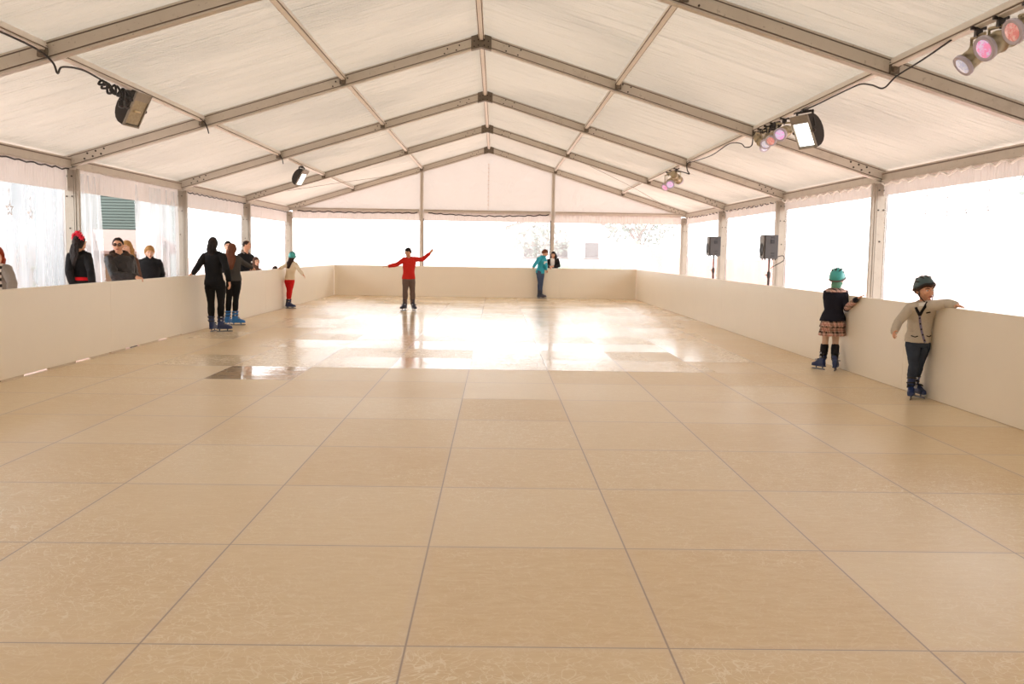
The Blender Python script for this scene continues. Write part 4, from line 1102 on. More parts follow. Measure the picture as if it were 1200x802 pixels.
            m.loft(rings)
        return m.remesh(name, MAT[mat], s.vx*.9, s.obj, None, 2, .012, .03)
    def top(s, mat, off=.016, hem=-.05, upto=.96, cuff=.002, name='sweater', wrinkle=.014, neck=1.0, flare=0, arms='ab', r0=1.0):
        m = MB(); s.torso(m, off, hem, neck, extra=lambda t: flare*max(0, (.3-t)/.4)); s.traps(m, off*.55)
        for q in arms: s.arm(m, q, off*.85, upto, cuff, r0)
        s.topo = m.remesh(name, MAT[mat], s.vx, s.obj, None, 2, wrinkle, .07); return s.topo
    def bottom(s, mat, off=.010, name='trousers', wrinkle=.012, t_end=1.0, waist=.16, flare=0):
        m = MB(); s.torso(m, off*.6, -.15, waist)
        for q in 'ab': s.leg(m, q, off, t_end, flare)
        return m.remesh(name, MAT[mat], s.vx, s.obj, None, 2, wrinkle, .06)
    def ring_band(s, t0, t1, off, mat, name):
        m = MB(); s.torso(m, off, t0, t1); return m.remesh(name, MAT[mat], s.vx, s.obj, None, 1)
    def cuffs(s, q, off, mat, name='cuff', ln=.03):
        J = s.J; d = (J['wr_'+q]-J['el_'+q]).normalized(); m = MB(); m.smooth = True
        m.tube([J['wr_'+q]-d*ln, J['wr_'+q]-d*.002], [.032*s.k+off, .030*s.k+off], 12); m.build(name, MAT[mat], s.obj)
    def skate(s, q, direc, mat, sz=1.0, high=.30, blade_z=0.0):
        """boot + cuff as the part, blade and buckles as its sub-parts; the blade stands on the floor"""
        J = s.J; an = J['an_'+q]; f = V(direc).normalized(); r = V((f.y, -f.x, 0)); U = V((0, 0, 1))
        o = V((J['ft_'+q].x, J['ft_'+q].y, 0)); k = sz
        # the boot stands under the ankle
        o = V((lerp(an.x, o.x, .75), lerp(an.y, o.y, .75), 0))
        P = lambda a, b, c: o+f*(a*k)+r*(b*k)+U*(c*k)
        m = MB(); rings = []
        for a, hw, zb, zt in ((-.085,.026,.070,.125),(-.070,.036,.058,.17),(-.02,.042,.055,.19),(.04,.044,.055,.165),(.10,.046,.055,.125),(.150,.042,.057,.108),(.178,.026,.066,.095)):
            ring = []
            for j in range(16):
                t = 2*PI*j/16; c_, s_ = math.cos(t), math.sin(t)
                ring.append(P(a, hw*math.copysign(abs(c_)**.75, c_), (zb+zt)/2+(zt-zb)/2*math.copysign(abs(s_)**.75, s_)))
            rings.append(ring)
        m.loft(rings)
        tilt = (an+(J['kn_'+q]-an)*.32)
        rings = []
        for z, w1, w2, sh in ((.10,.045,.060,-.015),(.15,.046,.058,-.012),(.20,.049,.057,-.008),(.25,.052,.060,0),(high,.056,.064,.006)):
            zz = z*k; tq = (zz-an.z)/max(.05, (J['kn_'+q].z-an.z)); leg = an+(J['kn_'+q]-an)*tq
            base = P(-.012+sh, 0, z); b = min(1, max(0, (z-.10)/.12)); c = V((lerp(base.x, leg.x, b), lerp(base.y, leg.y, b), zz)); ring = []
            for j in range(18):
                t = 2*PI*j/18; ring.append(c+r*(math.cos(t)*w1*k)+f*(math.sin(t)*w2*k))
            rings.append(ring)
        m.loft(rings)
        for z in (.06,): m.tube([P(-.07, 0, z), P(.15, 0, z)], [.04*k, .042*k], 10, flat=(U, .35))
        boot = m.remesh('ice_skate', MAT[mat], min(s.vx, .005), s.obj, None, 2)
        for a, z, hw in ((.055, .150, .045), (-.0, .20, .049), (.0, .262, .053)):
            m = MB(); m.smooth = True; n = 18; c0 = P(a, 0, z); tq = (c0.z-an.z)/max(.05, (J['kn_'+q].z-an.z)); leg = an+(J['kn_'+q]-an)*tq
            if z > .18: c0 = V((leg.x, leg.y, c0.z))
            fr = .058 if z > .18 else .05
            loop = [c0+r*(math.cos(2*PI*j/n)*hw*k*1.02)+f*(math.sin(2*PI*j/n)*fr*k*1.05)+U*(.012*k*math.sin(2*PI*j/n)) for j in range(n+1)]
            if z < .18: loop = [p for p in loop if True]; loop = [c0+r*(math.cos(PI*j/n)*hw*k*1.08)+U*(math.sin(PI*j/n)*.024*k-.005)+f*(-.01*k*math.sin(PI*j/n)) for j in range(n+1)]
            m.tube(loop, .009*k, 6, False); 
            m.m = 1; m.box(c0+r*(hw*k*1.05)*(1 if q == 'b' else -1)+U*.004, (.03*k, .03*k, .026*k)); m.m = 0
            m.build('strap', [MAT['black'], MAT['buckle']], boot)
        m = MB(); B = Matrix((r, f, U)).transposed()
        for a in (-.045, .095): m.tube([P(a, 0, .058), P(a, 0, .026)], [.02*k, .010*k], 8, flat=(r, .6))
        m.m = 1
        poly = [(-.10,.004),(-.09,.020),(.15,.020),(.185,.017),(.192,.009),(.18,.0),(-.09,.0)]
        m.loft([[P(a, b, c) for a, c in poly] for b in (-.004, .004)])
        m.build('blade', [MAT[mat], MAT['blade']], boot)
        return boot
    def shoes(s, mat='shoe'):
        for q in 'ab':
            an = s.J['an_'+q]; f = s.face; m = MB(); z = .035*s.k
            b = V((an.x, an.y, 0))
            m.tube([b-f*.05*s.k+V((0,0,z+.012)), b+f*.06*s.k+V((0,0,z+.005)), b+f*.15*s.k+V((0,0,z-.005))], [.042*s.k,.045*s.k,.036*s.k], 12)
            m.tube([an+V((0,0,.02)), b+V((0,0,z+.01))], [.045*s.k, .045*s.k], 12)
            for i, p in enumerate(m.v):
                if p.z < .0: m.v[i] = V((p.x, p.y, 0.0))
            m.remesh('shoe', MAT[mat], .007, s.obj, None, 2)
    def helmet(s, mat, rim='helmet_rim', vents=True, low=-.12, strap=True, front=.34):
        m = MB()
        def fn(d):
            x, y, z = d; zm = lerp(low-.10, front-.04, 1.3/2); zl = lerp(low-.10, front-.04, (y+1)/2) if y < .3 else lerp(zm, front, min(1, (y-.3)/.5))
            e = min(1, max(0, (z-zl)/.10)); return -.10+(.36+.10*abs(x)+.04*max(0, z)+(.06 if y < -.3 else 0))*e
        s.blob(m, fn, 40, 30); hel = m.remesh('helmet', MAT[mat], s.vx*.9, s.obj, None, 2)
        m = MB(); m.smooth = True; n = 30; pts = []
        for j in range(n+1):
            a = 2*PI*j/n; x, y = math.cos(a), math.sin(a); zm = lerp(low-.10, front-.04, 1.3/2); zl = lerp(low-.10, front-.04, (y+1)/2) if y < .3 else lerp(zm, front, min(1, (y-.3)/.5))
            c = math.sqrt(max(0, 1-(zl+.04)**2)); pts.append(s.hp(V((x*c, y*c, zl+.04)), .20+.10*abs(x*c)))
        m.tube(pts, .013*s.hs, 8, False); m.build('rim', MAT[rim], hel)
        if vents:
            for (x, y, z) in ((-.45,.1,.85),(0,.2,.95),(.45,.1,.85),(-.5,-.5,.7),(.5,-.5,.7),(0,-.6,.75),(-.75,-.1,.55),(.75,-.1,.55)):
                m = MB(); m.smooth = True; d = V((x, y, z)).normalized(); pts = []
                for q in (-.30, -.15, 0, .15, .30):
                    e = V((d.x, d.y+q, d.z)).normalized(); gq = .30+.10*abs(e.x)+.04*max(0, e.z)+(.06*min(1, max(0, (-.2-e.y)/.2)))
                    pts.append(s.hp(e, gq))
                m.tube(pts, [.004, .008, .010, .008, .004], 8, flat=((s.HB @ d).normalized(), .5)); m.build('vent', MAT['black'], hel)
        if strap:
            m = MB(); m.smooth = True; h = s.hloc
            for sx in (-1, 1): m.tube([h(sx*.080, .015, .03), h(sx*.078, .025, -.05), h(sx*.045, .05, -.10), h(0, .058, -.124)], .0055, 6)
            m.tube([h(-.080, -.04, .02), h(-.079, .02, -.045)], .0045, 6); m.tube([h(.080, -.04, .02), h(.079, .02, -.045)], .0045, 6)
            m.build('chin_strap', MAT['black'], hel)
        return hel
    def front(s, t, x, grow):
        """point on the chest surface: t along the spine, x across (metres), grow outwards"""
        J = s.J; u, f = s.axes(t); c = lerp(J['pelvis'], J['neck'], t); k = s.k*s.g
        if t > .55:
            mid = J['pelvis']+(J['neck']-J['pelvis'])*.87; c = c+((J['sh_a']+J['sh_b'])/2-mid)*min(1, (t-.55)/.3)*.6
        w_, d_ = {0: (.165,.118)}.get(0)
        tab = [(-.2,.095),(0,.118),(.12,.110),(.30,.100),(.48,.108),(.66,.116),(.80,.112),(.90,.095),(.97,.07),(1.05,.05)]
        wt = [(-.2,.120),(0,.165),(.12,.158),(.30,.138),(.48,.146),(.66,.160),(.80,.168),(.90,.150),(.97,.085),(1.05,.055)]
        def ev(T):
            for i in range(len(T)-1):
                if T[i][0] <= t <= T[i+1][0]: return lerp(T[i][1], T[i+1][1], (t-T[i][0])/(T[i+1][0]-T[i][0]))
            return T[-1][1]
        w_, d_ = ev(wt)*k+grow, ev(tab)*k+grow
        return c+u*x+f*(d_*math.sqrt(max(.02, 1-(x/w_)**2)))

POSE = {}
POSE['boy_cardigan'] = dict(root=(4.6, 10.3, 0.0), H=1.20, J=dict(head=(0.089, -0.05, 1.163), neck=(0.093, 0.0, 1.022), sh_a=(-0.056, -0.05, 0.981), sh_b=(0.135, -0.239, 1.019), el_a=(-0.18, -0.05, 0.816), wr_a=(-0.262, -0.156, 0.725), ha_a=(-0.335, -0.33, 0.646), el_b=(0.22, -0.28, 1.042), wr_b=(0.235, -0.456, 1.036), ha_b=(0.26, -0.563, 1.014), pelvis=(0.073, 0.02, 0.619), hip_a=(0.009, 0.0, 0.592), hip_b=(0.141, 0.03, 0.591), kn_a=(0.024, -0.03, 0.367), kn_b=(0.127, 0.08, 0.365), an_a=(0.013, 0.0, 0.133), an_b=(0.1, 0.12, 0.137), ft_a=(0.028, 0.0, -0.005), ft_b=(0.153, 0.14, 0.007)))
POSE['plaid_girl'] = dict(root=(4.6, 12.9, 0.0), H=1.20, J=dict(head=(0.085, 0.0, 1.21), neck=(0.069, 0.0, 1.087), sh_a=(-0.044, 0.0, 1.022), sh_b=(0.182, -0.02, 1.021), el_b=(0.19, -0.107, 0.833), wr_b=(0.16, -0.522, 0.971), ha_b=(0.23, -0.543, 1.022), el_a=(-0.006, 0.062, 0.829), wr_a=(0.094, 0.182, 0.879), ha_a=(0.154, 0.232, 0.879), pelvis=(0.046, 0.0, 0.68), hip_a=(-0.033, 0.0, 0.659), hip_b=(0.093, 0.0, 0.661), kn_a=(-0.039, 0.0, 0.389), kn_b=(0.087, -0.03, 0.384), an_a=(-0.063, 0.0, 0.129), an_b=(0.063, -0.1, 0.132), ft_a=(-0.096, 0.0, -0.022), ft_b=(0.071, -0.12, -0.025)))
POSE['woman_black'] = dict(root=(-4.8, 17.45, 0.0), H=1.63, J=dict(head=(-0.079, 0.0, 1.557), neck=(-0.088, 0.0, 1.415), sh_a=(-0.237, 0.02, 1.334), sh_b=(0.1, -0.04, 1.345), el_a=(-0.302, -0.176, 1.145), wr_a=(-0.37, -0.212, 1.043), ha_a=(-0.45, -0.127, 1.003), el_b=(0.197, -0.145, 1.104), wr_b=(0.201, -0.003, 0.905), ha_b=(0.219, -0.02, 0.802), pelvis=(-0.061, 0.0, 0.842), hip_a=(-0.144, 0.0, 0.821), hip_b=(0.047, 0.0, 0.824), kn_a=(-0.124, 0.0, 0.501), kn_b=(0.062, -0.03, 0.505), an_a=(-0.12, 0.0, 0.167), an_b=(0.031, 0.05, 0.178), ft_a=(-0.098, 0.0, -0.014), ft_b=(0.075, 0.0, 0.009)))
POSE['girl_grey'] = dict(root=(-4.95, 18.97, 0.0), H=1.50, J=dict(head=(0.001, 0.0, 1.462), neck=(0.01, 0.0, 1.33), sh_a=(-0.08, -0.02, 1.262), sh_b=(0.098, 0.03, 1.291), el_b=(0.172, 0.258, 1.196), wr_b=(0.285, 0.431, 1.106), ha_b=(0.285, 0.541, 1.076), el_a=(-0.058, -0.186, 1.065), wr_a=(-0.076, -0.032, 0.902), ha_a=(-0.077, 0.0, 0.808), pelvis=(0.027, 0.0, 0.871), hip_a=(-0.032, 0.0, 0.843), hip_b=(0.091, 0.0, 0.845), kn_a=(-0.072, 0.0, 0.5), kn_b=(0.061, 0.0, 0.502), an_a=(-0.092, 0.0, 0.177), an_b=(0.047, 0.0, 0.185), ft_a=(-0.104, 0.0, -0.006), ft_b=(0.067, 0.0, -0.003)))
POSE['child_red_trousers'] = dict(root=(-5.02, 24.68, 0.0), H=1.30, J=dict(head=(0.042, 0.0, 1.295), neck=(0.037, 0.0, 1.175), sh_a=(-0.064, 0.0, 1.101), sh_b=(0.133, 0.0, 1.104), el_a=(-0.156, -0.195, 1.043), wr_a=(-0.16, -0.525, 1.019), ha_a=(-0.23, -0.444, 0.998), el_b=(0.252, -0.119, 0.957), wr_b=(0.356, -0.236, 0.865), ha_b=(0.406, -0.256, 0.805), pelvis=(-0.032, 0.0, 0.717), hip_a=(-0.092, 0.02, 0.698), hip_b=(0.028, 0.0, 0.701), kn_a=(-0.059, 0.03, 0.462), kn_b=(0.006, -0.05, 0.466), an_a=(-0.079, 0.05, 0.194), an_b=(-0.029, -0.05, 0.2), ft_a=(-0.072, 0.06, 0.019), ft_b=(-0.018, -0.06, 0.012)))
POSE['boy_red'] = dict(root=(-2.02, 24.55, 0.0), H=1.53, J=dict(head=(-0.039, -0.03, 1.455), neck=(-0.008, 0.0, 1.317), sh_a=(-0.134, 0.0, 1.269), sh_b=(0.124, 0.0, 1.289), el_a=(-0.322, -0.132, 1.142), wr_a=(-0.509, -0.261, 1.108), ha_a=(-0.609, -0.281, 1.108), el_b=(0.307, 0.189, 1.283), wr_b=(0.496, 0.202, 1.446), ha_b=(0.556, 0.202, 1.526), pelvis=(-0.022, 0.0, 0.806), hip_a=(-0.088, 0.0, 0.789), hip_b=(0.049, 0.0, 0.792), kn_a=(-0.106, 0.0, 0.492), kn_b=(0.076, 0.0, 0.495), an_a=(-0.11, 0.0, 0.174), an_b=(0.084, 0.0, 0.177), ft_a=(-0.124, -0.05, 0.011), ft_b=(0.119, -0.05, 0.007)))
POSE['boy_teal'] = dict(root=(1.62, 32.2, 0.0), H=1.54, J=dict(head=(0.133, 0.0, 1.498), neck=(0.078, 0.0, 1.374), sh_a=(-0.064, -0.14, 1.305), sh_b=(0.138, 0.02, 1.289), el_a=(-0.183, -0.308, 1.138), wr_a=(-0.268, -0.487, 1.02), ha_a=(-0.278, -0.15, 0.962), el_b=(0.16, -0.144, 1.082), wr_b=(0.187, 0.03, 0.956), ha_b=(0.237, 0.06, 0.896), pelvis=(-0.012, 0.0, 0.859), hip_a=(-0.053, -0.08, 0.842), hip_b=(0.043, 0.06, 0.84), kn_a=(-0.024, -0.06, 0.514), kn_b=(0.039, 0.06, 0.511), an_a=(-0.028, -0.05, 0.166), an_b=(0.014, 0.06, 0.162), ft_a=(-0.01, -0.06, 0.009), ft_b=(0.036, 0.03, 0.024)))
POSE['woman_crown'] = dict(root=(-5.95, 14.422, -0.12), H=1.74, J=dict(head=(0.0, 0.0, 1.641), neck=(-0.016, 0.02, 1.516), sh_a=(-0.129, 0.0, 1.452), sh_b=(0.109, 0.0, 1.456), el_a=(-0.08, -0.196, 1.231), wr_a=(-0.06, -0.096, 1.011), ha_a=(-0.06, -0.046, 0.931), el_b=(0.224, -0.166, 1.235), wr_b=(0.204, -0.066, 1.015), ha_b=(0.204, -0.016, 0.935), pelvis=(0.0, 0.0, 0.905), hip_a=(-0.096, 0.0, 0.885), kn_a=(-0.104, 0.0, 0.487), an_a=(-0.113, 0.0, 0.087), ft_a=(-0.113, 0.0, 0.0), hip_b=(0.096, 0.0, 0.885), kn_b=(0.104, 0.0, 0.487), an_b=(0.113, 0.0, 0.087), ft_b=(0.113, 0.0, 0.0)))
POSE['man_glasses'] = dict(root=(-5.58, 15.179, -0.12), H=1.74, J=dict(head=(-0.1, 0.0, 1.624), neck=(-0.09, 0.02, 1.472), sh_a=(-0.199, -0.1, 1.397), sh_b=(0.028, 0.12, 1.416), el_a=(-0.075, -0.244, 1.166), wr_a=(0.28, -0.292, 1.149), ha_a=(0.415, -0.42, 1.103), el_b=(0.015, 0.323, 1.196), wr_b=(0.102, 0.15, 1.118), ha_b=(0.172, 0.1, 1.068), pelvis=(0.0, 0.0, 0.905), hip_a=(-0.069, -0.067, 0.885), kn_a=(-0.075, -0.073, 0.487), an_a=(-0.081, -0.079, 0.087), ft_a=(-0.081, -0.079, 0.0), hip_b=(0.069, 0.067, 0.885), kn_b=(0.075, 0.073, 0.487), an_b=(0.081, 0.079, 0.087), ft_b=(0.081, 0.079, 0.0)))
POSE['woman_blond_hidden'] = dict(root=(-6.0, 16.384, -0.12), H=1.66, J=dict(head=(0.0, 0.0, 1.587), neck=(0.002, 0.02, 1.445), sh_a=(-0.107, 0.0, 1.364), sh_b=(0.123, 0.0, 1.377), el_a=(-0.167, 0.02, 1.074), wr_a=(-0.187, -0.04, 0.824), ha_a=(-0.187, -0.07, 0.734), el_b=(0.183, 0.02, 1.087), wr_b=(0.203, -0.04, 0.837), ha_b=(0.203, -0.07, 0.747), pelvis=(0.0, 0.0, 0.863), hip_a=(-0.091, 0.0, 0.843), kn_a=(-0.1, 0.0, 0.465), an_a=(-0.108, 0.0, 0.083), ft_a=(-0.108, 0.0, 0.0), hip_b=(0.091, 0.0, 0.843), kn_b=(0.1, 0.0, 0.465), an_b=(0.108, 0.0, 0.083), ft_b=(0.108, 0.0, 0.0)))
POSE['woman_blond'] = dict(root=(-6.0, 17.452, -0.12), H=1.55, J=dict(head=(0.0, 0.0, 1.503), neck=(-0.009, 0.02, 1.394), sh_a=(-0.161, 0.0, 1.325), sh_b=(0.153, 0.0, 1.33), el_a=(-0.256, 0.114, 1.104), wr_a=(-0.156, -0.036, 0.984), ha_a=(-0.076, -0.056, 0.964), el_b=(0.153, 0.174, 1.128), wr_b=(0.173, 0.024, 0.978), ha_b=(0.173, -0.036, 0.938), pelvis=(0.0, 0.0, 0.806), hip_a=(-0.085, 0.0, 0.786), kn_a=(-0.093, 0.0, 0.434), an_a=(-0.101, 0.0, 0.078), ft_a=(-0.101, 0.0, 0.0), hip_b=(0.085, 0.0, 0.786), kn_b=(0.093, 0.0, 0.434), an_b=(0.101, 0.0, 0.078), ft_b=(0.101, 0.0, 0.0)))
POSE['woman_red_hair'] = dict(root=(-5.78, 11.68, -0.12), H=1.66, J=dict(head=(0.0, 0.0, 1.461), neck=(-0.004, 0.02, 1.348), sh_a=(-0.069, 0.0, 1.299), sh_b=(0.123, 0.0, 1.31), el_b=(0.278, -0.189, 1.162), wr_b=(0.228, -0.169, 0.922), ha_b=(0.198, -0.149, 0.842), el_a=(-0.119, 0.0, 1.029), wr_a=(-0.119, 0.05, 0.789), ha_a=(-0.119, 0.07, 0.709), pelvis=(0.0, 0.0, 0.863), hip_a=(-0.091, 0.0, 0.843), kn_a=(-0.1, 0.0, 0.465), an_a=(-0.108, 0.0, 0.083), ft_a=(-0.108, 0.0, 0.0), hip_b=(0.091, 0.0, 0.843), kn_b=(0.1, 0.0, 0.465), an_b=(0.108, 0.0, 0.083), ft_b=(0.108, 0.0, 0.0)))
POSE['man_behind_grey'] = dict(root=(-5.65, 21.252, -0.12), H=1.74, J=dict(head=(0.0, 0.0, 1.643), neck=(-0.007, 0.02, 1.464), sh_a=(-0.158, 0.0, 1.381), sh_b=(0.155, 0.0, 1.386), el_a=(-0.218, 0.02, 1.091), wr_a=(-0.238, -0.04, 0.841), ha_a=(-0.238, -0.07, 0.751), el_b=(0.215, 0.02, 1.096), wr_b=(0.235, -0.04, 0.846), ha_b=(0.235, -0.07, 0.756), pelvis=(0.0, 0.0, 0.905), hip_a=(-0.096, 0.0, 0.885), kn_a=(-0.104, 0.0, 0.487), an_a=(-0.113, 0.0, 0.087), ft_a=(-0.113, 0.0, 0.0), hip_b=(0.096, 0.0, 0.885), kn_b=(0.104, 0.0, 0.487), an_b=(0.113, 0.0, 0.087), ft_b=(0.113, 0.0, 0.0)))
POSE['man_balding'] = dict(root=(-5.98, 24.151, -0.12), H=1.78, J=dict(head=(0.0, 0.0, 1.689), neck=(-0.034, 0.02, 1.485), sh_a=(-0.127, -0.12, 1.427), sh_b=(0.075, 0.15, 1.395), el_a=(-0.132, -0.163, 1.124), wr_a=(0.018, -0.213, 0.954), ha_a=(0.098, -0.213, 0.924), el_b=(0.1, 0.15, 1.088), wr_b=(0.2, 0.05, 0.938), ha_b=(0.28, 0.02, 0.918), pelvis=(0.0, 0.0, 0.926), hip_a=(-0.059, -0.078, 0.906), kn_a=(-0.064, -0.086, 0.498), an_a=(-0.069, -0.093, 0.089), ft_a=(-0.069, -0.093, 0.0), hip_b=(0.059, 0.078, 0.906), kn_b=(0.064, 0.086, 0.498), an_b=(0.069, 0.093, 0.089), ft_b=(0.069, 0.093, 0.0)))
POSE['child_hood'] = dict(root=(-5.6, 23.51, -0.12), H=1.28, J=dict(head=(0.0, 0.0, 1.295), neck=(-0.023, 0.02, 1.139), sh_a=(-0.111, 0.0, 1.071), sh_b=(0.088, 0.0, 1.085), el_a=(-0.171, 0.02, 0.781), wr_a=(-0.191, -0.04, 0.531), ha_a=(-0.191, -0.07, 0.441), el_b=(0.148, 0.02, 0.795), wr_b=(0.168, -0.04, 0.545), ha_b=(0.168, -0.07, 0.455), pelvis=(0.0, 0.0, 0.666), hip_a=(-0.07, 0.0, 0.646), kn_a=(-0.077, 0.0, 0.358), an_a=(-0.083, 0.0, 0.064), ft_a=(-0.083, 0.0, 0.0), hip_b=(0.07, 0.0, 0.646), kn_b=(0.077, 0.0, 0.358), an_b=(0.083, 0.0, 0.064), ft_b=(0.083, 0.0, 0.0)))
POSE['child_head_top'] = dict(root=(-5.6, 25.518, -0.12), H=1.14, J=dict(head=(0.0, 0.0, 1.054), neck=(-0.005, 0.02, 0.891), sh_a=(-0.126, 0.0, 0.803), sh_b=(0.123, 0.0, 0.807), el_a=(-0.166, 0.02, 0.613), wr_a=(-0.166, -0.02, 0.453), ha_a=(-0.166, -0.04, 0.393), el_b=(0.163, 0.02, 0.617), wr_b=(0.163, -0.02, 0.457), ha_b=(0.163, -0.04, 0.397), pelvis=(0.0, 0.0, 0.593), hip_a=(-0.063, 0.0, 0.573), kn_a=(-0.068, 0.0, 0.319), an_a=(-0.074, 0.0, 0.057), ft_a=(-0.074, 0.0, 0.0), hip_b=(0.063, 0.0, 0.573), kn_b=(0.068, 0.0, 0.319), an_b=(0.074, 0.0, 0.057), ft_b=(0.074, 0.0, 0.0)))
POSE['girl_far'] = dict(root=(2.066, 32.76, -0.12), H=1.66, J=dict(head=(0.0, 0.0, 1.551), neck=(-0.002, 0.02, 1.436), sh_a=(-0.157, 0.0, 1.362), sh_b=(0.137, 0.0, 1.385), el_a=(-0.167, -0.16, 1.172), wr_a=(-0.117, -0.35, 1.172), ha_a=(-0.087, -0.43, 1.102), el_b=(0.177, -0.18, 1.195), wr_b=(-0.023, -0.3, 1.185), ha_b=(-0.113, -0.31, 1.165), pelvis=(0.0, 0.0, 0.863), hip_a=(-0.091, 0.0, 0.843), kn_a=(-0.1, 0.0, 0.465), an_a=(-0.108, 0.0, 0.083), ft_a=(-0.108, 0.0, 0.0), hip_b=(0.091, 0.0, 0.843), kn_b=(0.1, 0.0, 0.465), an_b=(0.108, 0.0, 0.083), ft_b=(0.108, 0.0, 0.0)))


REST = (.30, .35, .40, .45); GRIP = (.75, .8, .85, .9); FLAT = (.12, .12, .15, .18)
# 1. the boy in the grey cardigan, leaning on the right boards
p = Person('boy_cardigan', 192, (-24, 4, 5), 1.06, 1.06, .0042)
p.foot = {'a': V((-.3,-.95,0)), 'b': V((.1,-1,0))}
p.body('boy in a grey cardigan and dark helmet leaning an arm on the right boards', {'a': ((.8,.3,0), (.4,-.9,0), REST), 'b': ((0,0,-1), (-.4,-.9,.2), FLAT, .25)}, 'skin')
p.face_parts('hair_brown'); p.hair('hair_brown', 'short', .15, fringe=.30)
p.helmet('helmet_dark', 'black', low=-.04, front=.50)
p.bottom('jeans', .012); p.top('grey_knit', .020, -.02, .94, .004, 'cardigan', .010, .95)
m = MB(); m.smooth = True            # dark V collar, mauve placket, buttons, pockets
def strip(P, pts, w, th, mat, name, par):
    m = MB(); rings = []
    for i, q in enumerate(pts):
        a = pts[max(0, i-1)]; b = pts[min(len(pts)-1, i+1)]; t = (b-a).normalized(); n = P.face; sd = t.cross(n).normalized(); rings.append([q-sd*w/2-n*.012, q+sd*w/2-n*.012, q+sd*w/2+n*th, q-sd*w/2+n*th])
    m.loft(rings); return m.build(name, MAT[mat], par)
strip(p, [p.front(t, .006, .026) for t in (.0,.1,.2,.3,.4,.5,.6,.68)], .022, .004, 'mauve', 'placket', p.topo)
for t in (.06,.20,.34,.48,.62):
    m = MB(); m.smooth = True; m.ell(p.front(t, .006, .033), (.009,.006,.009)); m.build('button', MAT['black'], p.topo)
for sx in (-1, 1):
    strip(p, [p.front(.68, .006, .024), p.front(.78, .006+sx*.022, .026), p.front(.87, .006+sx*.045, .026), p.front(.945, .006+sx*.056, .030), p.front(.99, .006+sx*.060, .03)], .026, .008, 'black_trim', 'collar', p.topo)
    strip(p, [p.front(.17, sx*.075-.03, .026), p.front(.14, sx*.075, .026), p.front(.165, sx*.075+.03, .026)], .010, .004, 'black_trim', 'pocket_trim', p.topo)
strip(p, [p.front(.73, .068, .027), p.front(.735, .085, .027), p.front(.74, .105, .027)], .014, .004, 'black_trim', 'pocket_trim', p.topo)
m = MB(); m.smooth = True; n0 = p.J['neck']; u, f = p.axes(1)
m.tube([n0+u*(math.cos(a)*.068)+f*(math.sin(a)*.062)+V((0,0,.018-.022*math.sin(a))) for a in [math.radians(q) for q in range(-222, 43, 22)]], .012, 8); m.build('collar_band', MAT['black_trim'], p.topo)
m = MB(); a_ = [p.front(t, x, .018) for t, x in ((.76, .006), (.90, -.035), (.99, -.040), (.99, .052), (.90, .047))]
m.loft([[q-p.face*.02 for q in a_], a_]); m.build('shirt_collar', MAT['white_cloth'], p.obj)
for q in 'ab': p.cuffs(q, .014, 'grey_knit')
p.skate('a', (-.45,-.9,0), 'boot_blue', .84, .27); p.skate('b', (.15,-1,0), 'boot_blue', .84, .27)

# 2. the girl in the plaid skirt, from behind
p = Person('plaid_girl', 22, (14, 4, 0), 1.03, .98, .0042)
p.foot = {'a': V((-.55,.85,0)), 'b': V((.6,.8,0))}
p.body('girl in a plaid skirt and teal helmet seen from behind at the right boards', {'a': ((0,.5,-.8), (0,1,0), REST), 'b': ((0,0,-1), (-.5,.8,0), FLAT, .2)}, 'skin_pale')
p.hair('hair_brown', 'short', .06); p.helmet('helmet_teal', low=-.18, strap=False)
m = MB(); p.blob(m, lambda d: .16 if -.95 < d.z < -.35 and d.y < .35 else -.12, 30, 24); m.tube([p.hloc(0, -.03, -.06), p.J['neck']+V((0,0,-.02))], [.066, .062], 14); m.remesh('scarf', MAT['green_scarf'], .005, p.obj, None, 2, .01, .03)
p.top('plaid', .016, .10, .90, .004, 'blouse', .012, .98); 
m = MB(); p.torso(m, .026, -.06, .88, extra=lambda t: .035*max(0, (.32-t)/.4))
for q in 'ab': p.arm(m, q, .021, -1)
p.vest = m.remesh('vest', MAT['navy'], .0042, p.obj, None, 2, .008, .06)
for q in 'ab':
    J = p.J; d = (J['wr_'+q]-J['el_'+q]).normalized(); m = MB(); m.smooth = True; m.tube([J['wr_'+q]-d*.055, J['wr_'+q]-d*.004], [.037, .031], 14); m.build('cuff', MAT['navy'], p.obj)
m = MB()
u, f = p.axes(.95)
rings = []
for t, w_, d_ in ((1.03,.060,.055),(1.01,.090,.078),(.95,.130,.108),(.89,.155,.120),(.885,.140,.105)):
    c = lerp(p.J['pelvis'], p.J['neck'], t); rings.append([c+u*(math.cos(2*PI*j/30)*w_*(1+.04*math.sin(j*2.1)))+f*(math.sin(2*PI*j/30)*d_*(1+.04*math.sin(j*2.1))) for j in range(30)])
m.loft(rings); m.remesh('collar', MAT['plaid'], .0045, p.obj, None, 1)
m = MB(); rings = []
c0 = p.J['pelvis']; u, f = p.axes(0); n = 72
for z, r_, amp in ((.06,.112,0),(.0,.138,.02),(-.105,.166,.05),(-.112,.158,.05),(-.110,.150,.04),(-.215,.172,.07),(-.222,.164,.07),(-.20,.14,.05),(-.02,.10,.0)):
    rings.append([c0+u*(math.cos(2*PI*j/n)*r_*(1+amp*math.sin(j*2*PI*13/n)))+f*(math.sin(2*PI*j/n)*r_*.88*(1+amp*math.sin(j*2*PI*13/n)))+V((0,0,z+.006*math.sin(j*2*PI*13/n))) for j in range(n)])
m.loft(rings); m.smooth = True; m.build('skirt', MAT['plaid'], p.obj, smooth=True)
m = MB()
for q in 'ab': p.leg(m, q, .004, 1.0)
p.torso(m, .002, -.16, .1); m.remesh('tights', MAT['tights'], .005, p.obj, None, 2)
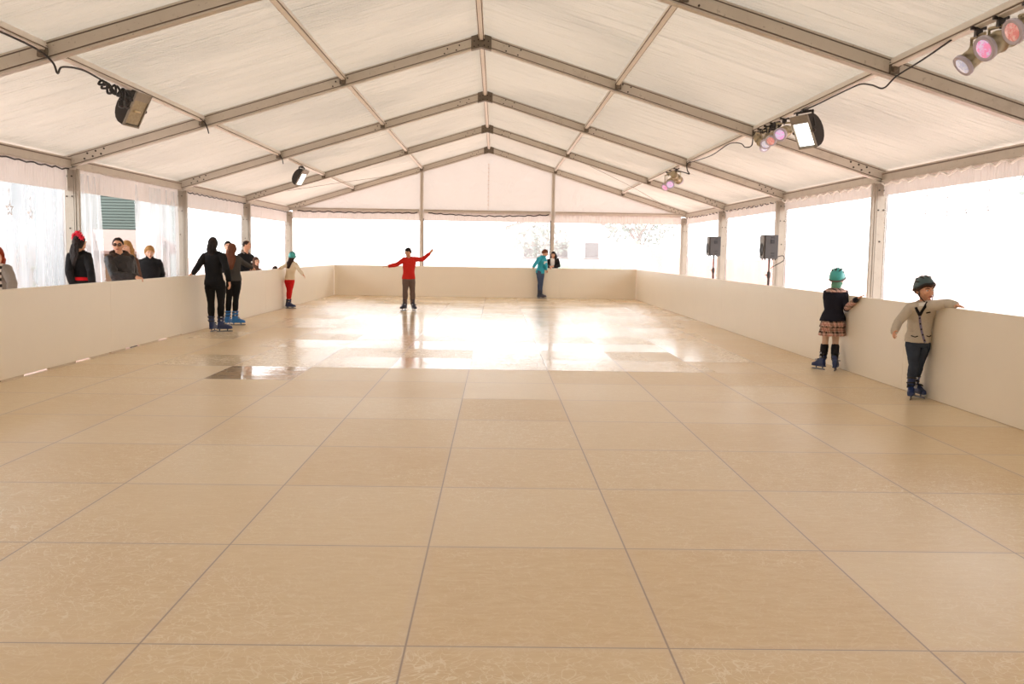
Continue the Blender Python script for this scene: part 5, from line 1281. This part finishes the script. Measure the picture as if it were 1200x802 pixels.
for q in 'ab':
    m = MB(); J = p.J; a, b = J['an_'+q], J['kn_'+q]; m.tube([lerp(a, b, .1), lerp(a, b, .45), lerp(a, b, .72)], [.046, .052, .054], 14); m.remesh('sock', MAT['black_knit'], .005, p.obj, None, 1, .008, .03)
p.skate('a', (-.42,.9,0), 'boot_blue', .84, .26); p.skate('b', (.45,.9,0), 'boot_blue', .84, .26)

# 3. woman in black
p = Person('woman_black', -6, (4, 4, 0), 1.0, 1.0, .0055)
p.foot = {'a': V((.1,1,0)), 'b': V((.9,.45,0))}
p.body('woman skater in all black, from behind, one hand on the left boards', {'a': ((0,0,-1), (0,1,0), FLAT), 'b': ((-1,0,0), (0,1,0), REST)}, 'skin')
p.hair('hair_black', 'long', .12, low=-.8, fall=[p.hloc(0,-.09,-.12), p.J['neck']+V((0,-.085,-.02)), p.J['neck']+V((.01,-.095,-.07))], fw=.074)
p.bottom('black_tights', .010); p.top('black_cloth', .020, -.02, .98, .004, 'jacket', .016, .97)
p.skate('a', (.12,1,0), 'boot_blue', .98, .29); p.skate('b', (.92,.38,0), 'boot_blue', .98, .29)
# 4. girl in grey
p = Person('girl_grey', -4, (8, 6, 0), .98, .95, .0055)
p.foot = {'a': V((.2,1,0)), 'b': V((.9,.4,0))}
p.body('girl skater in a grey top with long brown hair, behind the woman in black', {'a': ((1,0,0), (0,1,0), REST), 'b': ((0,0,-1), (-1,.3,0), FLAT)}, 'skin')
p.hair('hair_chest', 'long', .12, low=-.8, fall=[p.hloc(0,-.09,-.12), p.J['neck']+V((0,-.085,-.04)), p.J['neck']+V((-.01,-.115,-.17)), p.J['neck']+V((-.01,-.11,-.25))], fw=.076)
p.bottom('black_tights', .010); p.top('charcoal', .015, -.02, .97, .004, 'top', .014, .97)
p.skate('a', (.2,1,0), 'boot_bright', .96, .29); p.skate('b', (.95,.3,0), 'boot_bright', .96, .29)
# 5. child in red trousers
p = Person('child_red_trousers', 2, (0, 0, 4), .95, .95, .0055)
p.foot = {'a': V((.95,.3,0)), 'b': V((.97,.1,0))}
p.body('child in a cream sweater, red trousers and teal helmet by the far left boards', {'a': ((0,0,-1), (0,1,0), FLAT), 'b': ((0,-.3,-1), (-.5,-.8,0), REST)}, 'skin')
p.hair('hair_dark', 'long', .05, low=-.75, fall=[p.hloc(-.01,-.085,-.11), p.J['neck']+V((-.05,-.085,-.02)), p.J['neck']+V((-.075,-.10,-.11)), p.J['neck']+V((-.08,-.09,-.17))], fw=.062)
p.helmet('helmet_teal', low=-.2, strap=False); p.bottom('red_cloth', .010); p.top('cream_knit', .017, .0, .97, .002, 'sweater', .012, .98)
p.skate('a', (.95,.3,0), 'boot_dark', .86, .27); p.skate('b', (.98,.08,0), 'boot_blue', .86, .27)
# 6. boy in red, arms out
p = Person('boy_red', 180, (18, 18, -8), 1.0, 1.0, .0055)
p.foot = {'a': V((-.45,-.9,0)), 'b': V((.35,-.95,0))}
p.body('boy in a red sweater and brown trousers skating with arms stretched out', {'a': ((0,0,-1), (0,-1,0), REST), 'b': ((0,-1,0), (-.7,0,.6), REST)}, 'skin')
p.face_parts('hair_black'); p.hair('hair_black', 'short', .11, fringe=.40)
p.bottom('brown_cloth', .016, flare=.008); p.top('red_knit', .020, -.03, .98, .003, 'sweater', .018, .97)
p.skate('a', (-.45,-.9,0), 'boot_dark', .98, .29); p.skate('b', (.40,-.92,0), 'boot_dark', .98, .29)
# 7. boy in the teal hoodie
p = Person('boy_teal', 130, (-42, 22, 0), 1.0, 1.0, .006)
p.foot = {'a': V((.95,-.2,0)), 'b': V((.97,-.1,0))}
p.body('boy in a teal hoodie and jeans leaning toward the girl at the far boards', {'a': ((.5,1,0), (0,-1,0), REST), 'b': ((-1,0,0), (0,-1,.3), GRIP)}, 'skin')
p.face_parts('hair_brown'); p.hair('hair_chest', 'short', .14, fringe=.30)
p.bottom('jeans_dark', .010); p.top('teal', .022, -.03, .97, .003, 'hoodie', .016, .97)
m = MB(); m.tube([p.J['neck']+V((.03,.09,.02)), p.J['neck']+V((-.07,.03,-.01)), p.J['neck']+V((-.06,-.07,-.01)), p.J['neck']+V((.05,-.10,-.0))], [.04,.055,.055,.04], 12); m.remesh('hood', MAT['teal'], .006, p.obj, None, 2)
m = MB(); m.box(p.front(.66, .02, .035), (.11, .07, .09), Matrix.Rotation(math.radians(40), 3, 'Z')); m.build('chest_print', MAT['white_cloth'], p.topo)
p.skate('a', (.96,-.2,0), 'boot_dark', .98, .29); p.skate('b', (.98,-.1,0), 'boot_blue', .98, .29)

DOWN = {'a': ((1,0,0), (0,-1,0), REST), 'b': ((-1,0,0), (0,-1,0), REST)}
# 8. woman with the flower crown, from behind
p = Person('woman_crown', 2, (26, 2, 0), 1.0, .95, .0055)
p.body('woman in black with a red flower crown, seen from behind at the left post', {'a': ((1,0,0), (0,1,0), REST), 'b': ((-1,0,0), (0,1,0), REST)}, 'skin', 'onlookers behind the boards')
p.face_parts('hair_black'); p.hair('hair_black', 'long', .12, low=-.8, fall=[p.hloc(0,-.09,-.12), p.J['neck']+V((-.03,-.10,-.04)), p.J['neck']+V((-.06,-.13,-.18)), p.J['neck']+V((-.08,-.13,-.32)), p.J['neck']+V((-.09,-.12,-.42))], fw=.074)
p.top('black_cloth', .018, -.06, .98, .003, 'jacket', .012, .97); p.bottom('black_cloth', .012)
p.ring_band(.32, .40, .026, 'red_band', 'sash'); p.shoes()
m = MB(); rnd = random.Random(5)
for i in range(17):
    a = PI*(.16+.68*i/16); d = V((math.cos(a), -.22, math.sin(a))).normalized(); c = p.hp(d, .36)
    for q in range(6):
        v = V((rnd.uniform(-1,1), rnd.uniform(-1,1), rnd.uniform(-1,1))).normalized(); B = aim(v)
        m.ell(c+v*.018, (.013,.036,.007), B, 8, 5)
m.smooth = True; m.build('flower_crown', MAT['flower_red'], p.obj, smooth=True)
# 9. man in glasses
p = Person('man_glasses', 140, (26, 2, 0), 1.04, 1.05, .005)
p.body('man in glasses and a dark jacket leaning over the left boards', {'a': ((0,.4,-1), (.4,.9,.2), GRIP), 'b': ((0,.4,-1), (.4,-.9,.2), GRIP)}, 'skin', 'onlookers behind the boards')
p.face_parts('hair_black'); p.hair('hair_black', 'short', .045, fringe=.56)
p.top('brown_leather', .030, -.05, .97, .004, 'jacket', .022, .97); p.bottom('jeans_dark', .012); p.shoes()
m = MB(); n0 = p.J['neck']
u, f = p.axes(1); pts = [n0+u*(math.cos(a)*.115)+f*(math.sin(a)*.09)+V((0,0,.01-.05*math.sin(a))) for a in [math.radians(q) for q in range(-240, 61, 25)]]
m.tube(pts, [.03]+[.042]*(len(pts)-2)+[.03], 10); m.remesh('fur_collar', MAT['fur'], .006, p.obj, None, 1, .03, .02)
m = MB(); h = p.hloc
for sx in (-1, 1):
    m.tube([h(sx*(.034+.024*math.cos(a)), .107-.012*abs(math.cos(a)+.3)**2*0-.008*(sx*math.cos(a) > .5), .010+.017*math.sin(a)) for a in [2*PI*j/14 for j in range(15)]], .0038, 6, False)
    m.m = 1; m.ell(h(sx*.034, .104, .008), (.022*p.hs, .003, .013*p.hs), p.HB, 12, 6); m.m = 0
    m.tube([h(sx*.058, .098, .014), h(sx*.080, .05, .016), h(sx*.080, -.01, .012)], .003, 6)
m.tube([h(-.011, .110, .014), h(0, .114, .016), h(.011, .110, .014)], .003, 6); m.build('glasses', [MAT['black'], simple('smoked_lens', (104,80,68), .1, nb=0)], p.obj)
# 10. blond woman half hidden behind him
p = Person('woman_blond_hidden', 190, (0, 0, 0), .98, .92, .0055)
p.body('woman with long golden hair half hidden behind the man in glasses', DOWN, 'skin_pale', 'onlookers behind the boards')
p.face_parts('hair_blond'); p.hair('hair_blond', 'long', .13, low=-.8, fringe=.38, fall=[p.hloc(0,-.05,-.12), p.J['neck']+V((.05,.02,-.03)), p.J['neck']+V((.085,-.03,-.16)), p.J['neck']+V((.09,-.05,-.26))], fw=.085)
p.top('brown_hood', .022, -.06, .98, .003, 'coat', .014, .97); p.bottom('jeans_dark', .012); p.shoes()
# 11. blonde woman in the black coat
p = Person('woman_blond', 168, (-14, 4, 0), .95, 1.08, .0055)
p.body('short-haired blonde woman in a black roll-neck coat beside the drawn curtain', {'a': ((.3,0,-1), (.6,-.7,0), REST), 'b': ((0,.3,-1), (-.8,0,.4), REST)}, 'skin_pale', 'onlookers behind the boards')
p.face_parts('hair_blond'); p.hair('hair_blond', 'short', .24, fringe=.40, low=-.75)
p.top('black_cloth', .026, -.06, .97, .004, 'coat', .014, 1.02); p.bottom('black_cloth', .012); p.shoes()
m = MB(); m.tube([p.J['neck']+V((0,.02,-.03)), lerp(p.J['neck'], p.J['head'], .38)], [.072, .066], 16); m.remesh('roll_neck', MAT['black_knit'], .006, p.obj, None, 2)
# 12. red-haired woman cut off by the left edge
p = Person('woman_red_hair', 165, (0, 0, 0), 1.0, .95, .0055)
p.body('red-haired woman in a grey cardigan cut off by the left photo edge', DOWN, 'skin_pale', 'onlookers behind the boards')
p.face_parts('hair_auburn'); p.hair('hair_auburn', 'long', .2, low=-.8, fringe=.38, fall=[p.hloc(.02,-.04,-.12), p.J['neck']+V((.07,-.0,-.0)), p.J['neck']+V((.085,-.03,-.10))], fw=.085)
p.top('bw_stripe', .014, -.06, .3, 0, 'striped_shirt', .01, .98); p.bottom('black_cloth', .012); p.shoes()
m = MB(); u, f = p.axes(.5)
p.torso(m, .026, -.12, .95)
for q in 'ab': p.arm(m, q, .018, .97, .004)
cut = [v for v in m.v]
o = m.remesh('cardigan', MAT['grey_wool'], .0055, p.obj, None, 2, .014, .07)
import bmesh
bm = bmesh.new(); bm.from_mesh(o.data); cx_ = (p.J['sh_a']+p.J['sh_b'])/2
dele = [fc for fc in bm.faces if (fc.calc_center_median()-cx_).dot(p.face) > .02 and abs((fc.calc_center_median()-cx_).dot(p.right)) < .055]
bmesh.ops.delete(bm, geom=dele, context='FACES'); bm.to_mesh(o.data); bm.free()
# 13. man half hidden behind the girl in grey
p = Person('man_behind_grey', 170, (-10, 2, 0), 1.03, 1.0, .006)
p.body('dark-haired man half hidden behind the girl skater in grey', DOWN, 'skin_pale', 'onlookers behind the boards')
p.face_parts('hair_black'); p.hair('hair_black', 'short', .07, fringe=.50); p.top('black_cloth', .024, -.06, .98, .004, 'jacket', .016, .97); p.bottom('jeans_dark', .012); p.shoes()
# 14. balding man
p = Person('man_balding', 110, (-18, 6, 0), 1.03, 1.05, .006)
p.body('balding man in a black jacket with a grey collar looking right', {'a': ((0,0,-1), (1,0,0), REST), 'b': ((0,0,-1), (1,0,0), REST)}, 'skin', 'onlookers behind the boards')
p.face_parts('hair_dark'); p.hair('hair_dark', 'short', .05, fringe=.70, bald=1); p.top('black_cloth', .026, -.06, .98, .004, 'jacket', .018, .97); p.bottom('jeans_dark', .012); p.shoes()
m = MB(); n0 = p.J['neck']; u, f = p.axes(1); pts = [n0+u*(math.cos(a)*.105)+f*(math.sin(a)*.085)+V((0,0,.0-.06*math.sin(a))) for a in [math.radians(q) for q in range(-235, 56, 25)]]
m.tube(pts, [.028]+[.036]*(len(pts)-2)+[.028], 10); m.remesh('collar', MAT['grey_wool'], .006, p.obj, None, 1)
m = MB(); m.box(p.front(.62, .06, .034), (.05, .05, .04)); m.build('badge', MAT['white_cloth'], p.topo)
# 15. child in a brown hood, 16. child whose head top shows
p = Person('child_hood', 170, (-30, 4, 0), .92, 1.0, .006)
p.body('child in a brown hood peeping over the boards beside the balding man', DOWN, 'skin_pale', 'onlookers behind the boards')
p.face_parts('hair_dark'); p.hair('hair_dark', 'short', .05)
m = MB(); p.blob(m, lambda d: (.20 if (d.y < .25 or d.z > .62 or abs(d.x) > .8) else -.12), 36, 26); m.tube([p.hloc(0,-.03,-.07), p.J['neck']-V((0,0,.03))], [.075, .085], 14); m.remesh('hood', MAT['brown_hood'], .006, p.obj, None, 2)
p.top('brown_hood', .022, -.06, .98, .003, 'coat', .014, .98); p.bottom('jeans_dark', .012); p.shoes()
p = Person('child_head_top', 175, (0, 0, 0), .90, 1.0, .006)
p.body('small child whose brown hair just shows over the boards', DOWN, 'skin_pale', 'onlookers behind the boards')
p.face_parts('hair_dark'); p.hair('hair_dark', 'short', .12, fringe=.3); p.top('navy', .018, -.06, .98, .003, 'coat', .014, .98); p.bottom('jeans_dark', .010); p.shoes()
# 17. girl at the far boards
p = Person('girl_far', 190, (14, 4, 0), .98, .95, .006)
p.body('girl with long black hair resting her arms on the far boards', {'a': ((0,0,-1), (1,0,0), GRIP), 'b': ((0,0,-1), (0,-1,0), GRIP)}, 'skin', 'onlookers behind the boards')
p.face_parts('hair_black'); p.hair('hair_black', 'long', .12, low=-.8, fringe=.42, fall=[p.hloc(0,-.06,-.12), p.J['neck']+V((-.02,.02,-.03))], fw=.10)
for sx in (-1, 1):
    m = MB(); h = p.hloc; u = p.right
    m.tube([h(sx*.07,.0,.02), h(sx*.085,.02,-.10), p.J['neck']+u*(sx*.085)+p.face*.09+V((0,0,-.10)), p.J['neck']+u*(sx*.08)+p.face*.12+V((0,0,-.24))], [.03,.035,.035,.018], 10); m.remesh('hair_lock', MAT['hair_black'], .006, p.obj, None, 1, .01, .03)
p.top('white_cloth', .014, -.06, .3, 0, 'blouse', .01, .98); p.bottom('jeans_dark', .012); p.shoes()
m = MB(); p.torso(m, .024, -.08, .95)
for q in 'ab': p.arm(m, q, .017, .97, .003)
o = m.remesh('cardigan', MAT['black_cloth'], .006, p.obj, None, 2, .012, .07)
bm = bmesh.new(); bm.from_mesh(o.data); cx_ = (p.J['sh_a']+p.J['sh_b'])/2
dele = [fc for fc in bm.faces if (fc.calc_center_median()-cx_).dot(p.face) > .03 and abs((fc.calc_center_median()-cx_).dot(p.right)) < .075 and fc.calc_center_median().z > 1.15]
bmesh.ops.delete(bm, geom=dele, context='FACES'); bm.to_mesh(o.data); bm.free()
